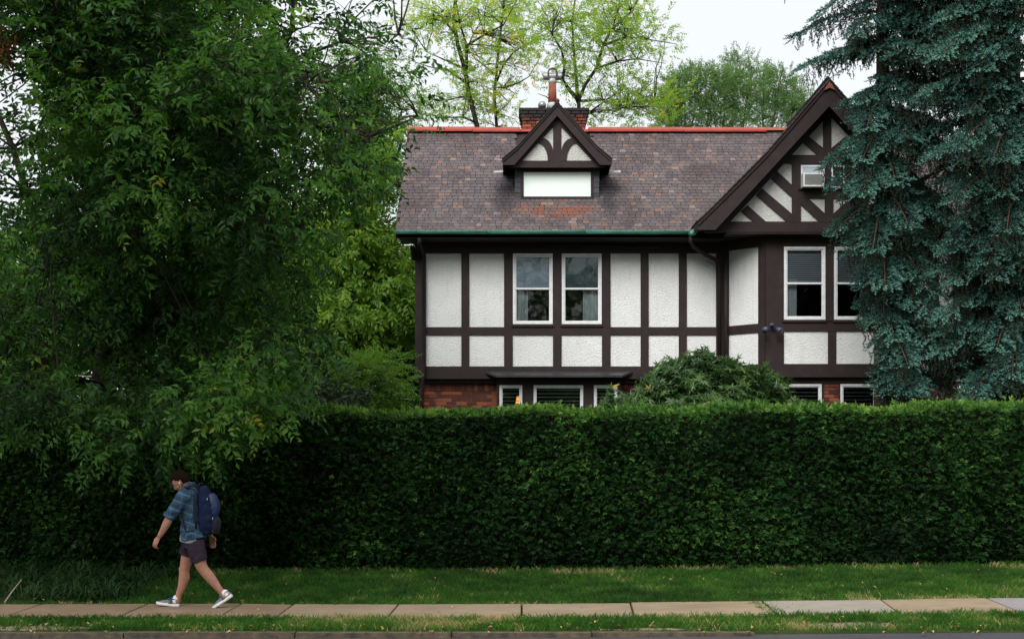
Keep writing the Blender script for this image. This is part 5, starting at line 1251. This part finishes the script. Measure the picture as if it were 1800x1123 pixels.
# tree added out of view at left to shade foliage, walker and sidewalk
cl = np.stack([RS.uniform(-10.8, -3.0, 260), RS.uniform(8.5, 14.3, 260), RS.uniform(5.5, 10, 260)], 1)
cl = cl[(cl[:, 2] > 1.8+.345*cl[:, 1]+.75)][:105]
make_tree('offscreen_tree', 'unseen tree added at the kerb beyond the left edge, its crown shading the sidewalk', 'tree', (-8.3, 14.95, -.05), [([(-8.3, 14.95, -.05), (-8.2, 14.6, 4.5), (-7.6, 13.2, 8), (-7.2, 12.6, 9.5)], .22, .09), ([(-8.2, 14.6, 4.5), (-6.5, 13.2, 7.2), (-4.2, 12, 8.2)], .10, .04)], cl, 11, big, M['leaf_mid'], M['bark'], crad=.5, outc=(-7, 12.5, 7), droop=.1, scl=(1, 1.5), tonef=lambda P, c: .05+.35*c, twigs=0)
# ================================================================== the walking man
PD = 16.7
def q(X, Y, dy=0.0): return Vector(((X-HX)/F*PD, PD+dy, CH+(HY-Y)/F*PD))
def ring_loft(mb, rows, n=20, sup=2.0):
    """rows: (centre, r_side, r_lateral); rings perpendicular to the path, lateral axis along Y"""
    C = [r[0] for r in rows]; m = len(C); V = []
    for i, (c, rs, rl) in enumerate(rows):
        t = (C[min(i+1, m-1)]-C[max(i-1, 0)]).normalized(); Yv = Vector((0, 1, 0)); Yv = (Yv-t*Yv.dot(t)).normalized(); sd_ = t.cross(Yv)
        for k in range(n):
            a = 2*math.pi*k/n; ca, sa = math.cos(a), math.sin(a)
            V.append(c+sd_*rs*math.copysign(abs(ca)**(2/sup), ca)+Yv*rl*math.copysign(abs(sa)**(2/sup), sa))
    Fc = [(i*n+k, i*n+(k+1) % n, (i+1)*n+(k+1) % n, (i+1)*n+k) for i in range(m-1) for k in range(n)]+[tuple(reversed(range(n))), tuple(range((m-1)*n, m*n))]
    return mb.add(V, Fc)
def smooth_rows(rows, k=4):
    """Catmull-Rom refinement of loft rows"""
    o = []; m = len(rows)
    for i in range(m-1):
        a, b_, c, d = rows[max(i-1, 0)], rows[i], rows[i+1], rows[min(i+2, m-1)]
        for j in range(k):
            t = j/k; f = lambda p0, p1, p2, p3: .5*((2*p1)+(p2-p0)*t+(2*p0-5*p1+4*p2-p3)*t*t+(3*p1-p0-3*p2+p3)*t**3)
            o.append((f(a[0], b_[0], c[0], d[0]), max(.002, f(a[1], b_[1], c[1], d[1])), max(.002, f(a[2], b_[2], c[2], d[2]))))
    return o+[rows[-1]]
def remeshed(mb, name, mat, parent, vox=.008, it=3, wrinkle=0, wscale=12, **kw):
    """union of overlapping closed shapes as one continuous smoothed surface"""
    org = origin_of(parent); me = mb.mesh(name+'_raw', None, False, org); tmp = bpy.data.objects.new('tmp', me); COL.objects.link(tmp)
    r = tmp.modifiers.new('r', 'REMESH'); r.mode = 'VOXEL'; r.voxel_size = vox
    s = tmp.modifiers.new('s', 'SMOOTH'); s.factor = .6; s.iterations = it
    dg = bpy.context.evaluated_depsgraph_get(); dg.update(); me2 = bpy.data.meshes.new_from_object(tmp.evaluated_get(dg)); me2.name = name
    bpy.data.objects.remove(tmp)
    if wrinkle:
        me2.update(); N = [v.normal.copy() for v in me2.vertices]
        for v, nn in zip(me2.vertices, N):
            p = v.co; a = mnoise.noise(Vector((p.x*wscale, p.y*wscale, p.z*wscale*1.7)))+.5*mnoise.noise(Vector((p.x*wscale*2.3+3, p.y*wscale*2, p.z*wscale*3)))
            v.co = p+nn*a*wrinkle
    me2.polygons.foreach_set('use_smooth', [True]*len(me2.polygons)); me2.materials.clear(); me2.materials.append(mat)
    o = link(name, me2, parent); return tag(o, kw.get('label'))
def skin_mat():
    b = NB('skin'); p = b.pos(); n = b.noise(p, 25, 4); c = b.ramp(n, [(.3, (.28, .135, .095)), (.7, (.37, .19, .138))])
    z = b.sep(p)[2]
    pr = b.prin(c, .5, 0, .35, b.bump(b.noise(p, 90, 3), .1, .002)); pr.inputs['Subsurface Weight'].default_value = .12; pr.inputs['Subsurface Radius'].default_value = (.012, .005, .003)
    return b.done(pr)
M['skin'] = skin_mat()
def plaid():
    b = NB('blue_plaid_flannel'); p = b.pos(); x, y, z = b.sep(p)
    zz = b.math('ADD', z, b.math('MULTIPLY', x, .38)); xx = b.math('ADD', b.math('SUBTRACT', x, b.math('MULTIPLY', z, .25)), y)
    def band(v, per, wd, ph): return b.math('LESS_THAN', b.math('ABSOLUTE', b.math('SUBTRACT', b.math('FRACT', b.math('ADD', b.math('DIVIDE', v, per), ph)), .5)), wd)
    n = b.noise(p, 30, 5, .7)
    c = b.ramp(n, [(.3, (.022, .055, .10)), (.7, (.036, .088, .15))])
    c = b.mix(b.math('MULTIPLY', band(zz, .105, .20, 0), .65), c, (.018, .035, .065)); c = b.mix(b.math('MULTIPLY', band(xx, .11, .17, .3), .45), c, (.02, .04, .08))
    c = b.mix(b.math('MULTIPLY', band(zz, .105, .05, .42), .5), c, (.11, .22, .30)); c = b.mix(b.math('MULTIPLY', band(xx, .11, .035, .75), .4), c, (.10, .20, .28))
    return b.done(b.prin(c, .85, 0, .2, b.bump(b.noise(p, 14, 4), .45, .012)))
M['plaid'] = plaid()
M['shorts'] = simple('dark_plum_shorts', (.022, .016, .026), (.040, .030, .046), 18, .95, .4, .008, spec=.08)
M['tee'] = simple('grey_blue_tee', (.16, .19, .23), (.24, .27, .31), 20, .9, .3, .006)
M['hair'] = simple('short_dark_hair', (.006, .004, .003), (.016, .010, .006), 160, 1, .8, .004, spec=.03, stretch=(1, 1, .4))
M['sock'] = simple('white_sock', (.62, .62, .66), (.75, .75, .78), 60, .9, .4, .003)
M['shoe'] = simple('grey_knit_shoe', (.10, .10, .115), (.20, .20, .225), 55, .8, .4, .003)
M['shoe_dark'] = simple('dark_shoe_trim', (.02, .022, .04), (.05, .05, .08), 30, .7)
M['sole'] = simple('white_foam_sole', (.58, .60, .62), (.72, .74, .76), 20, .6, .1)
M['lace'] = simple('blue_lace', (.01, .10, .30), (.02, .16, .42), 30, .6)
M['pack'] = simple('navy_backpack_cloth', (.004, .009, .030), (.009, .018, .056), 14, .8, .35, .008, spec=.12)
M['pack_light'] = simple('royal_blue_panel', (.010, .022, .080), (.018, .036, .12), 14, .5, .3, .006)
M['pack_dark'] = simple('dark_navy_webbing', (.004, .006, .015), (.010, .013, .028), 20, .9, .3, .004)

MAN = empty('person', (wx(342, PD), PD, .005), 'man in blue plaid shirt, dark shorts and running shoes walking left with head bowed', 'person')
b = MB()
HC = q(317.0, 845.2); up = Vector((-.62, 0, .785)); fw = Vector((-.785, 0, -.62)); Yv = Vector((0, 1, 0))
Rh = Matrix((fw, Yv, up)).transposed()
def hp(f, y, u): return HC+fw*f+Yv*y+up*u
b.ell(HC+fw*-.004, (.098, .077, .108), 24, 16, Rh)
b.ell(hp(.030, 0, -.045), (.066, .058, .072), 20, 12, Rh)
b.ell(hp(.050, 0, -.088), (.038, .036, .028), 14, 10, Rh)            # chin and jaw
b.ell(hp(.092, 0, -.022), (.020, .011, .026), 10, 8, Rh); b.ell(hp(.102, 0, -.038), (.014, .014, .011), 10, 8, Rh)   # nose
b.ell(hp(.080, 0, .008), (.018, .048, .012), 12, 8, Rh)              # brow
b.ell(hp(.084, 0, -.064), (.012, .022, .006), 10, 6, Rh); b.ell(hp(.081, 0, -.073), (.012, .020, .006), 10, 6, Rh)   # lips
for s in (-1, 1): b.ell(hp(-.008, s*.079, -.018), (.018, .008, .030), 10, 8, Rh); b.ell(hp(.052, s*.045, -.045), (.026, .018, .022), 10, 8, Rh)
ring_loft(b, smooth_rows([(q(325, 850), .052, .055), (q(331, 855), .056, .060), (q(336, 862), .055, .07), (q(337, 872), .07, .11)]))
ring_loft(b, smooth_rows([(q(337, 870), .065, .12), (q(338, 885), .10, .155), (q(340, 910), .10, .14), (q(341, 935), .09, .12), (q(341, 952), .085, .12)]), sup=2.3)
# arms
def limb(rows): ring_loft(b, smooth_rows(rows), 18); b.ell(rows[0][0], (rows[0][1],)*3, 12, 8); b.ell(rows[-1][0], (rows[-1][1],)*3, 12, 8)
limb([(q(330.5, 871, -.185), .045, .042), (q(319, 888, -.215), .050, .050), (q(308, 905, -.23), .044, .044), (q(302, 917, -.235), .048, .044), (q(295, 930, -.235), .038, .036), (q(289, 940, -.23), .028, .031)])
limb([(q(338, 871, .18), .045, .042), (q(346, 890, .22), .050, .050), (q(353, 908, .23), .043, .043), (q(358, 925, .225), .042, .042), (q(363, 941, .215), .027, .031)])
# legs: far leg forward, near leg behind
limb([(q(336, 957, .085), .075, .075), (q(328, 975, .09), .080, .082), (q(323.5, 992, .085), .066, .066), (q(321.5, 1003, .08), .060, .058), (q(320.8, 1016, .08), .064, .058), (q(317, 1032, .08), .050, .047), (q(311.5, 1046, .08), .038, .036), (q(309, 1056, .08), .042, .038)])
limb([(q(345, 958, -.085), .075, .075), (q(351, 976, -.09), .082, .082), (q(356.5, 992, -.09), .069, .066), (q(362, 1001, -.09), .062, .058), (q(372, 1013, -.09), .062, .058), (q(383, 1027, -.09), .048, .046), (q(393, 1040, -.09), .036, .035), (q(398, 1047, -.09), .042, .038)])
b.ell(q(315.5, 1001, .08), (.028, .034, .042), 12, 8)   # kneecaps
b.ell(q(372.5, 1012, -.095), (.040, .042, .06), 12, 8); b.ell(q(325.5, 1015, .075), (.040, .045, .065), 12, 8)    # calves
def hand(wr, d, nrm_, curl, s=1.0, spread=.0):
    """wrist, direction to fingers, palm normal (side fingers curl to), curl angle per joint"""
    d = d.normalized(); nrm_ = (nrm_-d*nrm_.dot(d)).normalized(); sd_ = d.cross(nrm_)
    for t, w_, h_ in ((.0, .026, .020), (.03, .036, .019), (.06, .041, .017), (.085, .041, .014)):
        c = wr+d*t; b.ell(c, (w_, h_, .026), 14, 8, Matrix((sd_, nrm_, d)).transposed())
    for i, (off, L) in enumerate(((-.030, .070), (-.010, .080), (.010, .075), (.029, .060))):
        p = wr+d*.088+sd_*off; a = 0; pts = [p-d*.025, p]; dd = d+sd_*off*2.2
        for j, f in enumerate((.45, .32, .25)):
            a += curl*(1+.15*i); v = (dd*math.cos(a)+nrm_*math.sin(a)).normalized(); p = p+v*L*f; pts.append(p)
        b.tube(pts, [.0095, .0100, .0095, .0088, .0075], 8); b.ell(pts[-1], (.0078,)*3, 8, 6)
    p = wr+d*.028-sd_*.030; pts = [wr+d*.015-sd_*.012, p, p+(d*.7-sd_*.62+nrm_*.3).normalized()*.036, p+(d*.7-sd_*.62+nrm_*.3).normalized()*.036+(d*.9-sd_*.15+nrm_*.4).normalized()*.030]
    b.tube(pts, [.014, .0135, .0115, .0085], 8); b.ell(pts[-1], (.0088,)*3, 8, 6)
hand(q(288, 941.5, -.23), Vector((-.50, 0, -.87)), Vector((.55, .80, -.2)), .38)
hand(q(363.5, 943, .215), Vector((.30, -.05, -.95)), Vector((-.3, -.9, 0)), .28)
body = remeshed(b, 'body', M['skin'], MAN, .0068, 3)
# hair: cap over the skull, clear of face, ear and nape
b = MB(); n, m = 40, 26; V = []; keepv = []
for i in range(m+1):
    th = math.pi*i/m
    for k in range(n):
        ph = 2*math.pi*k/n; l = Vector((.105*math.sin(th)*math.cos(ph)-.010, .0845*math.sin(th)*math.sin(ph), -.112*math.cos(th)+.009))
        j = 1+.05*mnoise.noise(Vector((l.x*40, l.y*40, l.z*60))); l *= j
        V.append(HC+Rh @ l); keepv.append((l.z > .058 if l.x > .045 else l.z > -.002+.9*max(0, l.x-.0) if l.x > -.015 else l.z > -.070+.2*max(0, l.x+.08)))
Fc = [(i*n+k, i*n+(k+1) % n, (i+1)*n+(k+1) % n, (i+1)*n+k) for i in range(m) for k in range(n)]
Fc = [f for f in Fc if all(keepv[x] for x in f)]
used = sorted({x for f in Fc for x in f}); mp = {x: i for i, x in enumerate(used)}
b.add([V[x] for x in used], [tuple(mp[x] for x in f) for f in Fc]); hair = b.build('hair', M['hair'], MAN, True)
md = hair.modifiers.new('thick', 'SOLIDIFY'); md.thickness = .007; md.offset = -1
for s in (-1, 1): MB().ell(hp(.079, s*.030, -.010), (.009, .011, .0055), 10, 8, Rh).build('eye', M['sock'], MAN, True)
for s in (-1, 1): MB().ell(hp(.0865, s*.030, -.011), (.004, .006, .006), 8, 6, Rh).build('iris', M['hair'], MAN, True)
for s in (-1, 1): MB().tube([hp(.094, s*.015, .008), hp(.098-.004, s*.032, .013), hp(.084, s*.048, .008)], [.004, .005, .003], 6).build('eyebrow', M['hair'], MAN, True)
m_ = MB(); m_.ell(hp(.004, -.090, -.022), (.009, .008, .009), 10, 8, Rh); m_.tube([hp(.006, -.091, -.026), hp(.012, -.091, -.050)], [.0045, .0035], 6); m_.build('earbud', M['sock'], MAN, True)
# shirt
b = MB()
ring_loft(b, smooth_rows([(q(334, 857), .062, .070), (q(334, 861), .080, .120), (q(334, 867), .108, .195), (q(335, 880), .125, .205), (q(336.5, 900), .130, .195), (q(338, 920), .132, .185), (q(340, 936), .145, .190), (q(342, 947), .158, .195)]), 28, 2.3)
ring_loft(b, smooth_rows([(q(334, 865, -.15), .085, .075), (q(328, 874, -.195), .083, .070), (q(318, 889, -.22), .075, .064), (q(309, 902, -.232), .066, .058), (q(306, 907, -.234), .062, .056)]), 20)
ring_loft(b, smooth_rows([(q(307.5, 902.5, -.234), .070, .062), (q(306, 905, -.234), .073, .064), (q(303.8, 908.5, -.234), .070, .062)], 2), 20)
ring_loft(b, smooth_rows([(q(336, 865, .15), .085, .075), (q(341, 880, .20), .078, .068), (q(349, 900, .228), .064, .058), (q(353, 908, .23), .066, .060)]), 20)
b.tube([q(324, 858, -.04), q(329, 853, -.075), q(337, 850, -.06), q(342, 850, 0), q(337, 850, .06), q(329, 853, .075)], [.016, .020, .024, .024, .022, .016], 8)   # collar
shirt = remeshed(b, 'shirt', M['plaid'], MAN, .008, 3, .011, 11)
b = MB(); ring_loft(b, smooth_rows([(q(337, 932), .120, .165), (q(338, 945), .138, .172), (q(337, 953.5), .136, .174)]), 28, 2.3)
remeshed(b, 'tee_hem', M['tee'], MAN, .009, 2, .006, 12)
b = MB(); ring_loft(b, smooth_rows([(q(341, 940), .12, .155), (q(341, 952), .128, .165), (q(341.5, 962), .122, .165)]), 24, 2.3)
ring_loft(b, smooth_rows([(q(345, 952, -.085), .115, .10), (q(348.5, 965, -.088), .108, .10), (q(352.5, 980, -.09), .096, .096), (q(354.2, 985.5, -.09), .094, .096)]), 24)
ring_loft(b, smooth_rows([(q(336, 952, .085), .115, .10), (q(329, 964, .088), .102, .10), (q(324, 976.5, .09), .090, .094)]), 24)
remeshed(b, 'shorts', M['shorts'], MAN, .009, 2, .007, 14)
# shoes
def shoe(heel, toe, dy, L=.285):
    f = (toe-heel).normalized(); u = Vector((f.z, 0, -f.x)) if f.x < 0 else Vector((-f.z, 0, f.x)); O = heel
    sec = [(-.01, .020, .020, .055), (.02, .030, .0, .078), (.10, .036, .0, .094), (.24, .037, .0, .098), (.36, .038, .0, .090), (.50, .042, .0, .078), (.68, .048, .0, .064), (.84, .045, .002, .052), (.95, .034, .006, .042), (1.01, .014, .014, .030)]
    def loft(fn, n=14):
        V = []; 
        for s, w_, z0, h in sec:
            for k in range(n):
                a = 2*math.pi*k/n; y, z = fn(a, w_, z0, h); V.append(O+f*(s*L)+Yv*y+u*z+Vector((0, dy, 0)))
        m = len(sec); return V, [(i*n+k, i*n+(k+1) % n, (i+1)*n+(k+1) % n, (i+1)*n+k) for i in range(m-1) for k in range(n)]+[tuple(reversed(range(n))), tuple(range((m-1)*n, m*n))]
    def up_(a, w_, z0, h): c, s = math.cos(a), math.sin(a); return w_*math.copysign(abs(c)**.8, c)*(1 if s < 0 else 1-.30*s), .022+(h-.022)*max(0, s)**.85
    def so_(a, w_, z0, h): c, s = math.cos(a), math.sin(a); zt_ = .030-.006*min(1, w_/.05); return (w_+.005)*math.copysign(abs(c)**.5, c), z0+(zt_+.012-z0)*(.5+.5*max(-1, min(1, s*1.6)))-.001
    m = MB(); m.add(*loft(up_)); up_o = m.build('shoe', M['shoe'], MAN, True)
    md = up_o.modifiers.new('sub', 'SUBSURF'); md.levels = md.render_levels = 2
    m = MB(); m.add(*loft(so_)); so_o = m.build('sole', M['sole'], up_o, True); md = so_o.modifiers.new('sub', 'SUBSURF'); md.levels = md.render_levels = 2
    P_ = lambda s, y, z: O+f*(s*L)+Yv*y+u*z+Vector((0, dy, 0))
    m = MB(); m.tube([P_(.40, -.026, .078), P_(.36, 0, .094), P_(.40, .026, .078)], .007, 6)
    for i in range(5):
        s = .42+i*.065; z = .088-.0075*i; m.tube([P_(s, -.028, z-.018), P_(s+.01, 0, z), P_(s, .028, z-.018)], .0042, 5)
    m.tube([P_(.40, 0, .094), P_(.47, -.03, .092), P_(.50, -.035, .078), P_(.42, -.02, .088)], .004, 5); m.tube([P_(.40, 0, .094), P_(.33, -.02, .112), P_(.40, -.015, .105)], .004, 5)
    m.build('laces', M['lace'], up_o, True)
    m = MB(); m.tube([P_(.02, -.027, .088), P_(-.005, 0, .096), P_(.02, .027, .088), P_(.20, .033, .088), P_(.35, .026, .088), P_(.37, 0, .094), P_(.35, -.026, .088), P_(.20, -.033, .088), P_(.02, -.027, .088)], .0065, 6)
    m.add([P_(.28, -.0395, .030), P_(.46, -.0425, .030), P_(.40, -.034, .068), P_(.30, -.033, .074)], [(0, 1, 2, 3)])
    m.build('trim', M['shoe_dark'], up_o, True)
    return P_
Pf = shoe(q(312.5, 1067.6), q(272.5, 1063.2), .08, .275); Pr = shoe(q(412.5, 1046.5), q(379, 1069.0), -.09, .275)
for P_, dy, top in ((Pf, .08, q(309.3, 1050.5, .08)), (Pr, -.09, q(394.8, 1041.8, -.09))):
    b = MB(); ring_loft(b, smooth_rows([(P_(.20, 0, .045), .040, .036), (P_(.19, 0, .085), .042, .038), (top, .042, .040)]), 18); b.build('sock', M['sock'], MAN, True)
# backpack: its own thing, worn by the man
BP = empty('backpack', q(364, 937), 'navy blue backpack with a dark lower pocket worn on the walking man', 'backpack')
b = MB(); ring_loft(b, smooth_rows([(q(357, 854), .030, .06), (q(358.5, 860), .055, .110), (q(360.5, 874), .088, .140), (q(362.5, 893), .116, .155), (q(362.5, 915), .118, .155), (q(362, 930), .104, .145), (q(361, 938), .07, .12)]), 24, 2.8)
remeshed(b, 'main_bag', M['pack'], BP, .008, 4, .006, 10)
b = MB(); ring_loft(b, smooth_rows([(q(370, 868), .040, .09), (q(374.5, 880), .062, .12), (q(376.5, 895), .064, .125), (q(374, 907), .050, .11)]), 20, 2.6)
remeshed(b, 'upper_pocket', M['pack_light'], BP, .008, 3, .004, 12)
b = MB(); ring_loft(b, smooth_rows([(q(377, 908.5), .040, .09), (q(378.5, 915), .056, .115), (q(378.5, 927), .054, .115), (q(375.5, 936.5), .040, .10)]), 20, 2.6)
remeshed(b, 'lower_pocket', M['pack_dark'], BP, .008, 3, .005, 12)
for s in (-1, 1):
    MB().tube([q(354, 861, s*.09), q(346, 854.5, s*.10), q(337, 853.5, s*.115), q(327, 859, s*.125), q(319.5, 872, s*.130), q(317.5, 888, s*.145)], [.014, .021, .022, .022, .018, .012], 8, flat=.6).build('shoulder_strap', M['pack_dark'], BP, True)
    MB().tube([q(317.5, 888, s*.145), q(325, 902, s*.192), q(330, 918, s*.205), q(333, 932, s*.205), q(345, 931, s*.18), q(354, 929, s*.13)], .010, 6, flat=.5).build('webbing', M['pack_dark'], BP, True)
MB().tube([q(349, 866, -.155), q(348, 888, -.17), q(348.5, 910, -.17), q(350, 928, -.155)], [.016, .02, .02, .014], 8).build('back_panel_edge', M['pack_dark'], BP, True)
MB().tube([q(351, 856, -.03), q(350, 849.5, -.02), q(355, 849, .02), q(357, 855, .03)], .008, 6).build('grab_handle', M['pack_dark'], BP, True)
for X, Y, dy in ((369, 874, -.125), (381, 885, -.07), (378, 908, -.115)): MB().tube([q(X, Y, dy-.012), q(X-.6, Y+4, dy-.016)], [.005, .004], 6).build('zip_pull', M['lead'], BP)
MB().tube([q(364, 866, -.10), q(371, 874, -.115), q(375, 886, -.125), q(373, 900, -.128), q(367, 908, -.135)], .0035, 5).build('zip', M['pack_dark'], BP, True)
